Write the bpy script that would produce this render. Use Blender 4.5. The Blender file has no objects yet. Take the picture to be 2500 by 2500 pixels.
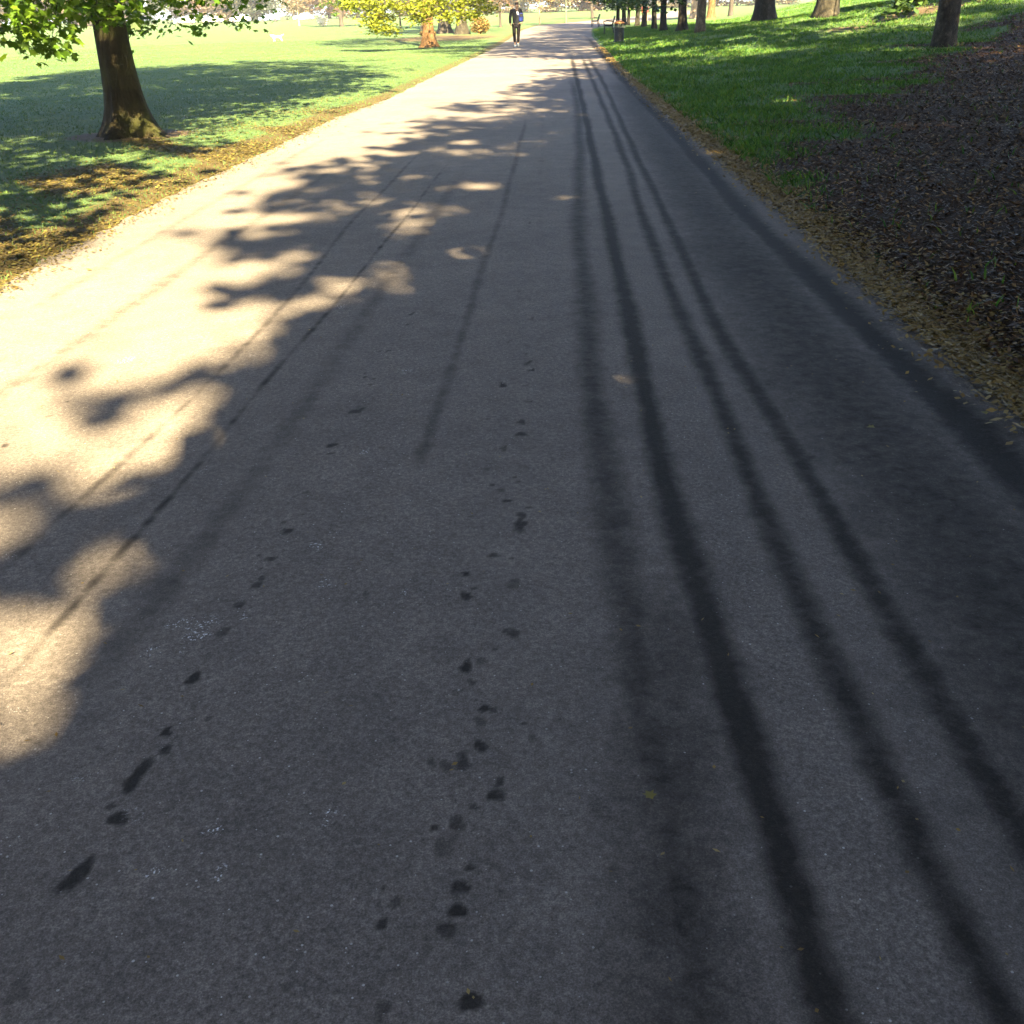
import bpy, math, random
import numpy as np
from mathutils import Matrix, Vector

R = math.radians
rng = np.random.default_rng(7)
random.seed(7)
sc = bpy.context.scene

# ------------------------------------------------------------------ camera
PITCH = math.atan(1235.0 / 2504.0)
ROLL = R(1.8)
CAM_H = 1.6
fw = Vector((0, math.cos(PITCH), -math.sin(PITCH)))
r0 = Vector((1, 0, 0))
u0 = r0.cross(fw)
rt = r0 * math.cos(ROLL) - u0 * math.sin(ROLL)
up = u0 * math.cos(ROLL) + r0 * math.sin(ROLL)
cd = bpy.data.cameras.new('camera')
cam = bpy.data.objects.new('camera', cd)
sc.collection.objects.link(cam)
M = Matrix((rt, up, -fw)).transposed().to_4x4()
M.translation = Vector((0, 0, CAM_H))
cam.matrix_world = M
cd.sensor_width = 36.0
cd.lens = 36.0 * 2504.0 / 2500.0
cd.clip_start = 0.05
cd.clip_end = 3000
sc.camera = cam

# ------------------------------------------------------------------ light
SUN_EL = R(35)
SUN_H = Vector((0.20, -0.98, 0)).normalized()          # towards the sun, on the ground
wd = bpy.data.worlds.new('World')
sc.world = wd
wd.use_nodes = True
nt = wd.node_tree
sky = nt.nodes.new('ShaderNodeTexSky')
sky.sky_type = 'NISHITA'
sky.sun_disc = False
sky.sun_elevation = SUN_EL
sky.sun_rotation = math.atan2(SUN_H.x, SUN_H.y)
sky.air_density = 0.6
sky.dust_density = 1.0
sky.ozone_density = 0.3
bg = nt.nodes['Background']
bg.inputs[1].default_value = 0.05
nt.links.new(sky.outputs[0], bg.inputs[0])
sd = bpy.data.lights.new('sun', 'SUN')
sd.energy = 5.0
sd.angle = R(0.53)
sd.color = (1.0, 0.80, 0.46)
sun = bpy.data.objects.new('sun', sd)
sc.collection.objects.link(sun)
to_sun = Vector((SUN_H.x * math.cos(SUN_EL), SUN_H.y * math.cos(SUN_EL), math.sin(SUN_EL)))
sun.rotation_euler = to_sun.to_track_quat('Z', 'Y').to_euler()
sun.location = to_sun * 60
sc.view_settings.view_transform = 'Standard'
sc.view_settings.look = 'None'
sc.view_settings.exposure = 4.05
sc.view_settings.gamma = 1.0
sc.cycles.max_bounces = 6
sc.cycles.transparent_max_bounces = 4

# ------------------------------------------------------------------ helpers
COL = sc.collection

def tag(o, label=None, cat=None, group=None, kind=None):
    if label: o['label'] = label
    if cat: o['category'] = cat
    if group: o['group'] = group
    if kind: o['kind'] = kind
    return o

def empty(name, loc, rz=0.0, label=None, cat=None, group=None):
    o = bpy.data.objects.new(name, None)
    COL.objects.link(o)
    o.empty_display_size = 0.2
    o.location = loc
    o.rotation_euler = (0, 0, rz)
    return tag(o, label, cat, group)

def link(name, me, mat, parent=None, smooth=False):
    o = bpy.data.objects.new(name, me)
    COL.objects.link(o)
    if mat is not None and not me.materials:
        me.materials.append(mat)
    if parent is not None:
        o.parent = parent
    if smooth:
        me.polygons.foreach_set('use_smooth', np.ones(len(me.polygons), dtype=bool))
    return o

def mesh_np(name, verts, loops, starts, totals):
    me = bpy.data.meshes.new(name)
    me.vertices.add(len(verts))
    me.vertices.foreach_set('co', np.ascontiguousarray(verts, dtype=np.float32).ravel())
    me.loops.add(len(loops))
    me.loops.foreach_set('vertex_index', np.ascontiguousarray(loops, dtype=np.int32))
    me.polygons.add(len(starts))
    me.polygons.foreach_set('loop_start', np.ascontiguousarray(starts, dtype=np.int32))
    me.polygons.foreach_set('loop_total', np.ascontiguousarray(totals, dtype=np.int32))
    me.update(calc_edges=True)
    me.validate()
    return me

def mesh_uniform(name, verts, faces):
    f = np.asarray(faces)
    n = f.shape[1]
    return mesh_np(name, verts, f.ravel(), np.arange(len(f)) * n, np.full(len(f), n))

def grid_mesh(name, V, nr, nc):
    i = np.arange(nr - 1)[:, None] * nc + np.arange(nc - 1)[None, :]
    f = np.stack([i, i + 1, i + nc + 1, i + nc], -1).reshape(-1, 4)
    return mesh_uniform(name, V, f)

class MB:
    """collects boxes, tubes and lathes into one mesh"""
    def __init__(s): s.v = []; s.f = []
    def add(s, v, f):
        b = len(s.v)
        s.v += [tuple(p) for p in v]
        s.f += [tuple(i + b for i in q) for q in f]
    def box(s, c, d, rot=None, bev=0.0):
        x, y, z = d[0] / 2, d[1] / 2, d[2] / 2
        b = min(bev, x * .9, y * .9, z * .9)
        if b <= 0:
            v = [Vector((sx * x, sy * y, sz * z)) for sz in (-1, 1) for sx, sy in ((-1, -1), (1, -1), (1, 1), (-1, 1))]
            f = [(3, 2, 1, 0), (4, 5, 6, 7), (0, 1, 5, 4), (1, 2, 6, 5), (2, 3, 7, 6), (3, 0, 4, 7)]
        else:
            v = []
            for zz, k in ((-z, b), (-z + b, 0), (z - b, 0), (z, b)):
                for px, py in ((-x + b + k, -y + k), (x - b - k, -y + k), (x - k, -y + b + k), (x - k, y - b - k), (x - b - k, y - k), (-x + b + k, y - k), (-x + k, y - b - k), (-x + k, -y + b + k)):
                    v.append(Vector((px, py, zz)))
            f = [tuple(reversed(range(8))), tuple(range(24, 32))]
            for k in range(3):
                for i in range(8):
                    j = (i + 1) % 8
                    f.append((k * 8 + i, k * 8 + j, k * 8 + 8 + j, k * 8 + 8 + i))
        if rot is not None: v = [rot @ p for p in v]
        c = Vector(c)
        s.add([p + c for p in v], f)
    def tube(s, pts, rad, n=8, cap=True):
        pts = [Vector(p) for p in pts]
        if not hasattr(rad, '__len__'): rad = [rad] * len(pts)
        v = []
        ref = Vector((0.31, 0.17, 0.93))
        for k, p in enumerate(pts):
            t = (pts[min(k + 1, len(pts) - 1)] - pts[max(k - 1, 0)]).normalized()
            a = t.cross(Vector((1, 0, 0)) if abs(t.x) < .8 else Vector((0, 1, 0))).normalized()
            b = t.cross(a)
            for i in range(n):
                th = 2 * math.pi * i / n
                v.append(p + (a * math.cos(th) + b * math.sin(th)) * rad[k])
        f = []
        for k in range(len(pts) - 1):
            for i in range(n):
                j = (i + 1) % n
                f.append((k * n + i, k * n + j, k * n + n + j, k * n + n + i))
        if cap:
            f.append(tuple(reversed(range(n))))
            f.append(tuple(range((len(pts) - 1) * n, len(pts) * n)))
        s.add(v, f)
    def lathe(s, prof, n=24, c=(0, 0, 0)):
        v = []
        for r, z in prof:
            for i in range(n):
                th = 2 * math.pi * i / n
                v.append((c[0] + r * math.cos(th), c[1] + r * math.sin(th), c[2] + z))
        f = []
        for k in range(len(prof) - 1):
            for i in range(n):
                j = (i + 1) % n
                f.append((k * n + i, k * n + j, k * n + n + j, k * n + n + i))
        f.append(tuple(reversed(range(n))))
        f.append(tuple(range((len(prof) - 1) * n, len(prof) * n)))
        s.add(v, f)
    def build(s, name, mat, parent=None, smooth=False):
        me = bpy.data.meshes.new(name)
        me.from_pydata(s.v, [], s.f)
        me.update()
        return link(name, me, mat, parent, smooth)

def sil(a):            # smooth pseudo noise in -1..1 from sines, a = (x, y) arrays
    x, y = a
    return (np.sin(x * 1.7 + 1.3 * np.sin(y * .9)) + np.sin(y * 2.1 + 1.1 * np.sin(x * 1.3 + .4)) + np.sin((x + y) * 3.1 + .7) * .5) / 2.5

def sst(a, b, x):
    t = np.clip((x - a) / (b - a), 0, 1)
    return t * t * (3 - 2 * t)

# ------------------------------------------------------------------ materials
def new_mat(name):
    m = bpy.data.materials.new(name)
    m.use_nodes = True
    n = m.node_tree.nodes
    for x in list(n): n.remove(x)
    out = n.new('ShaderNodeOutputMaterial')
    return m, n, m.node_tree.links, out

def N(n, t, **kw):
    o = n.new(t)
    for k, v in kw.items(): setattr(o, k, v)
    return o

def ramp(n, stops):
    r = n.new('ShaderNodeValToRGB')
    e = r.color_ramp.elements
    while len(e) < len(stops): e.new(0.5)
    for k, (p, c) in enumerate(stops):
        e[k].position = p
        e[k].color = (*c, 1) if hasattr(c, '__len__') else (c, c, c, 1)
    return r

def mixc(n, l, fac, a, b, mode='MIX'):
    m = n.new('ShaderNodeMix'); m.data_type = 'RGBA'; m.blend_type = mode
    for sock, v in ((m.inputs[0], fac), (m.inputs[6], a), (m.inputs[7], b)):
        if hasattr(v, 'is_linked') or isinstance(v, bpy.types.NodeSocket): l.new(v, sock)
        elif hasattr(v, '__len__'): sock.default_value = (*v, 1)
        else: sock.default_value = v
    return m.outputs[2]

def mth(n, l, op, a, b=None, clamp=False):
    m = n.new('ShaderNodeMath'); m.operation = op; m.use_clamp = clamp
    for k, v in enumerate((a, b)):
        if v is None: continue
        if isinstance(v, bpy.types.NodeSocket): l.new(v, m.inputs[k])
        else: m.inputs[k].default_value = v
    return m.outputs[0]

def noise(n, l, vec, scale, detail=3, rough=.55, dist=0.0):
    t = n.new('ShaderNodeTexNoise')
    t.inputs['Scale'].default_value = scale
    t.inputs['Detail'].default_value = detail
    t.inputs['Roughness'].default_value = rough
    t.inputs['Distortion'].default_value = dist
    if vec is not None: l.new(vec, t.inputs['Vector'])
    return t.outputs[0]

def simple(name, col, rough=.6, metal=0.0, var=.15, scale=12.0, spec=.4):
    m, n, l, out = new_mat(name)
    b = n.new('ShaderNodeBsdfPrincipled')
    tc = n.new('ShaderNodeTexCoord')
    f = noise(n, l, tc.outputs['Object'], scale, 4)
    dark = tuple(c * (1 - var) for c in col); lite = tuple(min(1, c * (1 + var)) for c in col)
    r = ramp(n, [(.3, dark), (.7, lite)])
    l.new(f, r.inputs[0]); l.new(r.outputs[0], b.inputs['Base Color'])
    b.inputs['Roughness'].default_value = rough
    b.inputs['Metallic'].default_value = metal
    b.inputs['Specular IOR Level'].default_value = spec
    l.new(b.outputs[0], out.inputs[0])
    return m

def leaf_mat(name, cols, trans=.42, gloss=.35, patch=0):
    m, n, l, out = new_mat(name)
    g = n.new('ShaderNodeNewGeometry')
    r = ramp(n, [(k / (len(cols) - 1), c) for k, c in enumerate(cols)])
    l.new(g.outputs['Random Per Island'], r.inputs[0])
    b = n.new('ShaderNodeBsdfPrincipled')
    b.inputs['Roughness'].default_value = .5
    b.inputs['Specular IOR Level'].default_value = gloss
    col = r.outputs[0]
    if patch:                     # tufts differ: lush, dry and dark clumps
        pn = ramp(n, [(.3, (.5, .55, .6)), (.48, (1, 1, 1)), (.6, (1.15, 1.1, .9)), (.74, (1.65, 1.35, 1.0))])
        l.new(noise(n, l, g.outputs['Position'], patch, 4, .65), pn.inputs[0])
        col = mixc(n, l, 1.0, col, pn.outputs[0], 'MULTIPLY')
    l.new(col, b.inputs['Base Color'])
    t = n.new('ShaderNodeBsdfTranslucent')
    tcol = mixc(n, l, 1.0, col, (1.35, 1.25, .45), 'MULTIPLY')
    l.new(tcol, t.inputs[0])
    mx = n.new('ShaderNodeMixShader')
    mx.inputs[0].default_value = trans
    l.new(b.outputs[0], mx.inputs[1]); l.new(t.outputs[0], mx.inputs[2])
    l.new(mx.outputs[0], out.inputs[0])
    return m

def bark_mat(name, c1, c2, c3, blotch=6.0, stretch=.25, bump=.6, moss=None):
    m, n, l, out = new_mat(name)
    tc = n.new('ShaderNodeTexCoord')
    mp = n.new('ShaderNodeMapping')
    mp.inputs['Scale'].default_value = (1, 1, stretch)
    l.new(tc.outputs['Object'], mp.inputs[0])
    fine = noise(n, l, mp.outputs[0], 26, 6, .65, .4)
    big = noise(n, l, mp.outputs[0], blotch, 4, .6, .5)
    r1 = ramp(n, [(.32, c1), (.55, c2), (.72, c3)])
    l.new(big, r1.inputs[0])
    r2 = ramp(n, [(.3, .45), (.65, 1.1)])
    l.new(fine, r2.inputs[0])
    col = mixc(n, l, .85, r1.outputs[0], r2.outputs[0], 'MULTIPLY')
    if moss:
        mo = noise(n, l, tc.outputs['Object'], 2.4, 4, .6)
        rm = ramp(n, [(.45, 0.), (.62, .75)])
        l.new(mo, rm.inputs[0])
        col = mixc(n, l, rm.outputs[0], col, moss)
    b = n.new('ShaderNodeBsdfPrincipled')
    b.inputs['Roughness'].default_value = .9
    b.inputs['Specular IOR Level'].default_value = .15
    l.new(col, b.inputs['Base Color'])
    bp = n.new('ShaderNodeBump')
    bp.inputs['Strength'].default_value = bump
    bp.inputs['Distance'].default_value = .05
    l.new(mth(n, l, 'ADD', fine, mth(n, l, 'MULTIPLY', big, .6)), bp.inputs['Height'])
    l.new(bp.outputs[0], b.inputs['Normal'])
    l.new(b.outputs[0], out.inputs[0])
    return m

MAT = {}
MAT['leaf_spring'] = leaf_mat('leaf_spring', [(.045, .10, .008), (.062, .13, .010), (.10, .17, .012), (.05, .11, .012)], .55)
MAT['leaf_yellow'] = leaf_mat('leaf_yellow', [(.12, .15, .010), (.15, .175, .012), (.09, .125, .012), (.18, .18, .014)], .4)
MAT['leaf_dark'] = leaf_mat('leaf_dark', [(.022, .046, .011), (.032, .064, .013), (.026, .05, .016), (.045, .075, .016)], .2, .2)
MAT['leaf_copper'] = leaf_mat('leaf_copper', [(.15, .08, .05), (.18, .10, .065), (.13, .08, .05), (.2, .14, .10)], .4)
MAT['leaf_beige'] = leaf_mat('leaf_beige', [(.12, .10, .06), (.16, .12, .085), (.10, .11, .06), (.18, .13, .11)], .3)
MAT['leaf_grey'] = leaf_mat('leaf_grey', [(.05, .08, .06), (.07, .10, .07), (.09, .10, .09), (.05, .07, .05)], .3)
MAT['leaf_orange'] = leaf_mat('leaf_orange', [(.17, .095, .03), (.2, .12, .04), (.12, .10, .03), (.15, .13, .04)], .35)
MAT['blossom'] = leaf_mat('blossom', [(.55, .5, .5), (.65, .6, .58), (.5, .52, .45), (.7, .68, .66)], .3)
MAT['bark_dark'] = bark_mat('bark_dark', (.012, .0095, .005), (.022, .0175, .008), (.038, .030, .014), 7, .16, 1.0, (.032, .036, .009))
MAT['bark_plane'] = bark_mat('bark_plane', (.035, .027, .016), (.075, .06, .038), (.16, .13, .088), 7, .7, .5)
MAT['bark_plane_dark'] = bark_mat('bark_plane_dark', (.012, .0105, .008), (.028, .025, .018), (.065, .057, .042), 7, .8, .6)
MAT['bark_orange'] = bark_mat('bark_orange', (.06, .032, .013), (.11, .062, .026), (.17, .10, .045), 9, .6, 1.2)
MAT['bark_row'] = bark_mat('bark_row', (.010, .009, .007), (.018, .016, .011), (.03, .025, .017), 5, .25, .8)
MAT['bark_grey'] = bark_mat('bark_grey', (.028, .024, .021), (.045, .039, .033), (.07, .06, .05), 5, .3, .7)
MAT['bark_pale'] = bark_mat('bark_pale', (.2, .14, .09), (.28, .21, .14), (.34, .27, .2), 5, .6, .3)

def blade_mat(name, cols, trans=.35, patch=1.3):
    return leaf_mat(name, cols, trans, .10, patch)
MAT['blade'] = blade_mat('blade', [(.041, .084, .029), (.053, .104, .035), (.066, .113, .037), (.086, .12, .038)])
MAT['blade_long'] = blade_mat('blade_long', [(.022, .07, .018), (.04, .105, .021), (.06, .125, .024), (.10, .14, .03)], patch=2.0)
MAT['chip'] = leaf_mat('chip', [(.015, .006, .0014), (.042, .018, .004), (.024, .010, .0025), (.07, .033, .009), (.21, .13, .05)], .05, .15)
MAT['dry_leaf'] = leaf_mat('dry_leaf', [(.05, .037, .013), (.085, .07, .022), (.036, .025, .010), (.13, .125, .034)], .15, .05)
MAT['husk'] = leaf_mat('husk', [(.13, .085, .026), (.18, .125, .04), (.09, .058, .02), (.25, .19, .08)], .15, .15)

# ------------------------------------------------------------------ road edges and terrain
LE = np.array([(-3.4, -45), (-3.4, 6.9), (-3.32, 10.3), (-3.22, 12), (-3.05, 13.8), (-2.75, 18.2), (-2.2, 22.3), (-1.39, 32.6), (-.3, 45.8), (.35, 55.3), (.95, 66), (1.95, 84), (3.6, 99), (6.3, 107), (10.6, 122), (15.7, 135), (22.6, 160), (30, 200)])
RE = np.array([(2.2, -45), (2.2, 3), (2.22, 4.3), (2.25, 5.3), (2.31, 6.7), (2.4, 8.7), (2.47, 10.8), (2.6, 14.7), (2.96, 23.9), (3.6, 36), (4.35, 48), (5.2, 62), (6.6, 79), (9.0, 93.5), (11.9, 99), (14.9, 106), (19.5, 123), (27, 155), (36, 200)])
def xl(y): return np.interp(y, LE[:, 1], LE[:, 0])
def xr(y): return np.interp(y, RE[:, 1], RE[:, 0])

def gz(x, y):
    x = np.asarray(x, float); y = np.asarray(y, float)
    dr = x - xr(y); dl = xl(y) - x
    bank = (.035 * np.clip(dr, 0, 30) + .12 * np.clip(dr - 9, 0, 16)) * (1 - sst(75, 110, y)) + 0.65 * np.exp(-((x - 14) / 6.) ** 2 - ((y - 42) / 12.) ** 2) * sst(0, 3, dr)
    bank += .045 * sst(0, .5, dr)
    lawn = .03 * sst(0, .4, dl)
    bump = .03 * sil((x * .8, y * .8)) * sst(.3, 3, np.maximum(dr, dl)) * (1 + 1.2 * sst(.5, 5, dr))
    under = -.03 * (1 - sst(-.12, .0, np.maximum(dr, dl)))
    return bank + lawn + bump + under

def axis(segs):
    out = []
    for a, b, n in segs: out += list(np.linspace(a, b, n, endpoint=False))
    return np.array(out + [segs[-1][1]])
gx = axis([(-420, -100, 26), (-100, -30, 44), (-30, -9, 80), (-9, 9, 260), (9, 30, 130), (30, 100, 50), (100, 420, 26)])
gy = axis([(-45, 0, 36), (0, 30, 300), (30, 70, 220), (70, 130, 160), (130, 300, 80), (300, 700, 40)])
GX, GY = np.meshgrid(gx, gy)
GZ = gz(GX, GY)
me = grid_mesh('ground', np.stack([GX, GY, GZ], -1).reshape(-1, 3), len(gy), len(gx))
MBX = [2.3, 3.3, 4.3, 6.3, 11.3, 14, 30]; MBY = [10.0, 13.5, 15.2, 19.2, 28.5, 30.5, 34]
dr = GX - xr(GY); dl = xl(GY) - GX
wig = sil((GX * .9, GY * .9)) * 1.6 + sil((GX * 2.3, GY * 2.3)) * .8
mulch = sst(-2.2, 2.2, np.interp(GX, MBX, MBY) - GY + wig * 1.5) * sst(.1, .3, dr)
bare = .9 * np.exp(-((GX - 14.5) / 3.) ** 2 - ((GY - 37) / 1.6) ** 2) + .7 * np.exp(-((GX - 11) / 1.3) ** 2 - ((GY - 35) / 1.2) ** 2)
bare += sst(1.0, .1, np.hypot((GX + 5.48), (GY - 16.3)) - .35)
bare += 1.1 * np.exp(-((GX + 3) / 3.5) ** 2 - ((GY - 66) / 7.) ** 2)
husk = (1 - sst(.05, .26 + .1 * sil((GX * 3, GY * 3)), dr)) * sst(-.3, -.02, dr) * (1 - sst(16, 30, GY) * .8)
lit = (sst(-.2, .1, dl) * (1 - sst(1.0, 2.3, dl + wig * .35)) * (1 - sst(14, 24, GY)) * (.3 + .65 * sst(-.3, .35, sil((GX * 1.7 + 2, GY * 1.1)))) + sst(-.1, .05, dl) * (1 - sst(.2, .7, dl)) * .6)
for nm, a in (('mulch', mulch), ('bare', bare), ('husk', husk), ('litter', lit)):
    at = me.attributes.new(nm, 'FLOAT', 'POINT')
    at.data.foreach_set('value', np.clip(a, 0, 1).astype(np.float32).ravel())

def ground_material():
    m, n, l, out = new_mat('park_ground')
    geo = n.new('ShaderNodeNewGeometry')
    P = geo.outputs['Position']
    big = noise(n, l, P, .22, 4, .6)
    mid = noise(n, l, P, 1.9, 5, .65)
    fine = noise(n, l, P, 28, 5, .7)
    g1 = ramp(n, [(.3, (.041, .077, .026)), (.5, (.056, .099, .032)), (.72, (.084, .114, .034))])
    l.new(mth(n, l, 'ADD', mth(n, l, 'MULTIPLY', big, .45), mth(n, l, 'MULTIPLY', mid, .55)), g1.inputs[0])
    gf = ramp(n, [(.3, .55), (.68, 1.25)]); l.new(fine, gf.inputs[0])
    grass = mixc(n, l, .8, g1.outputs[0], gf.outputs[0], 'MULTIPLY')
    def A(nm):
        a = n.new('ShaderNodeAttribute'); a.attribute_name = nm
        return a.outputs['Fac']
    def edge(at, lo=.35, hi=.65, amt=.8):
        s = mth(n, l, 'ADD', at, mth(n, l, 'MULTIPLY', mth(n, l, 'SUBTRACT', mth(n, l, 'ADD', mth(n, l, 'MULTIPLY', mid, .6), mth(n, l, 'MULTIPLY', fine, .4)), .5), amt))
        r = ramp(n, [(lo, 0.), (hi, 1.)]); l.new(s, r.inputs[0]); return r.outputs[0]
    chipn = noise(n, l, P, 46, 4, .75, .6)
    mu = ramp(n, [(.3, (.010, .005, .0018)), (.5, (.026, .013, .004)), (.7, (.065, .036, .013))]); l.new(chipn, mu.inputs[0])
    li = ramp(n, [(.3, (.032, .022, .009)), (.55, (.068, .052, .019)), (.72, (.11, .092, .03))]); l.new(chipn, li.inputs[0])
    hu = ramp(n, [(.3, (.07, .045, .018)), (.5, (.16, .11, .04)), (.7, (.24, .18, .07))]); l.new(chipn, hu.inputs[0])
    ba = ramp(n, [(.3, (.045, .032, .018)), (.7, (.10, .072, .042))]); l.new(mid, ba.inputs[0])
    c = mixc(n, l, edge(A('bare')), grass, ba.outputs[0])
    c = mixc(n, l, edge(A('litter')), c, li.outputs[0])
    c = mixc(n, l, edge(A('mulch')), c, mu.outputs[0])
    c = mixc(n, l, edge(A('husk'), .3, .55), c, hu.outputs[0])
    b = n.new('ShaderNodeBsdfPrincipled')
    b.inputs['Roughness'].default_value = .9
    b.inputs['Specular IOR Level'].default_value = .15
    l.new(c, b.inputs['Base Color'])
    bp = n.new('ShaderNodeBump'); bp.inputs['Strength'].default_value = .9; bp.inputs['Distance'].default_value = .05
    l.new(mth(n, l, 'ADD', fine, mth(n, l, 'MULTIPLY', mid, 1.2)), bp.inputs['Height'])
    l.new(bp.outputs[0], b.inputs['Normal'])
    l.new(b.outputs[0], out.inputs[0])
    return m
tag(link('ground', me, ground_material(), None, True), kind='structure')

# ------------------------------------------------------------------ asphalt road with its wet marks
T1 = [(0.55, 19.49), (0.29, 14.65), (0.1, 10.92), (-0.02, 8.65), (-0.13, 7.11), (-0.2, 6.01), (-0.25, 5.18), (-0.29, 4.52), (-0.31, 4.0), (-0.35, 3.67), (-0.36, 3.3)]
T2 = [(1.9, 30), (1.37, 19.19), (0.91, 12.36), (0.61, 8.54), (0.51, 6.72), (0.45, 5.49), (0.4, 4.76), (0.37, 4.06), (0.35, 3.52), (0.33, 2.97), (0.32, 2.49), (0.32, 2.14), (0.32, 1.89), (.31, 1.0)]
T3 = [(2.7, 42), (1.74, 24.42), (1.3, 16.46), (1.06, 12.32), (0.87, 8.98), (0.77, 6.99), (0.7, 5.9), (0.64, 4.91), (0.61, 4.17), (0.57, 3.6), (0.55, 3.07), (0.54, 2.62), (0.53, 2.29), (0.53, 2.0), (0.53, 1.77), (0.53, 1.54), (0.52, 1.34), (0.53, 0.9)]
T4 = [(3.05, 42), (2.08, 24.26), (1.64, 16.35), (1.35, 11.41), (1.1, 8.03), (1.02, 6.37), (0.96, 5.23), (0.92, 4.27), (0.88, 3.57), (0.86, 3.05), (0.84, 2.63), (0.83, 2.27), (0.82, 1.98), (0.81, 1.69), (0.81, 1.48), (0.81, 1.3), (0.81, .9)]
T5 = [(3.25, 42), (2.3, 24.16), (1.8, 16.31), (1.45, 10.64), (1.33, 8.42), (1.2, 6.63), (1.14, 5.52), (1.12, 4.77), (1.11, 4.19), (1.09, 3.66), (1.08, 3.19), (1.07, 2.75), (1.06, 2.42), (1.06, 2.12), (1.05, 1.87), (1.04, .9)]
T6 = [(5.1, 66), (3.83, 42.47), (3.14, 30.03), (2.62, 21.06), (2.41, 16.12), (2.23, 12.75), (2.11, 10.51), (2.0, 8.78), (1.95, 7.32), (1.95, 6.25), (1.92, 5.43), (1.89, 4.7), (1.89, 4.18), (1.87, 3.7), (1.84, 3.31), (1.8, .9)]
TA = [(-.5, 13.5), (-0.8, 9.03), (-0.99, 6.39), (-1.1, 5.15), (-1.15, 4.76), (-1.16, 4.32), (-1.2, 3.74), (-1.25, 3.27), (-1.29, 2.93), (-1.32, 2.64), (-1.35, 2.39), (-1.36, 2.1)]
TB = [(-.9, 15), (-1.05, 11.75), (-1.27, 8.56), (-1.3, 6.48), (-1.38, 5.0), (-1.52, 3.8), (-1.6, 3.2), (-1.66, 2.6)]
TC = [(-1.7, 14), (-2.1, 8.87), (-2.25, 6.89), (-2.31, 5.74), (-2.36, 5.09), (-2.42, 4.2)]
TD = [(-.3, 13), (-.62, 8.3), (-.85, 5.2), (-.93, 3.9), (-1.02, 3.0), (-1.12, 2.3), (-1.16, 1.9)]
TE = [(-2.3, 18), (-2.75, 9.6), (-2.85, 7.6), (-2.9, 6.0)]
TF = [(.9, 24), (.55, 14), (.33, 9.5), (.28, 7.8)]
T7 = [(3.3, 30), (2.35, 19), (2.0, 13), (1.75, 9.5), (1.62, 7), (1.55, 5.5), (1.5, 4.2), (1.47, 3.4), (1.42, 2.6), (1.38, 2.1), (1.35, .9)]      # broad damp band, strengthened to deepen the shade at lower right
T8 = [(.5, 3.2), (.42, 2.4), (.36, 1.9), (.3, 1.5), (.26, .9)]  # dark strip, widened to deepen the shade on the near asphalt
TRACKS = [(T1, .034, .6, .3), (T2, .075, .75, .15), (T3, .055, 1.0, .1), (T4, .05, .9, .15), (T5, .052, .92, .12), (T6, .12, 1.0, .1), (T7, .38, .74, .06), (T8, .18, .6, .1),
          (TA, .018, .9, .6), (TB, .024, .7, .5), (TC, .07, .5, .3), (TD, .07, .48, .3), (TE, .07, .45, .3), (TF, .035, .35, .5)]
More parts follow.
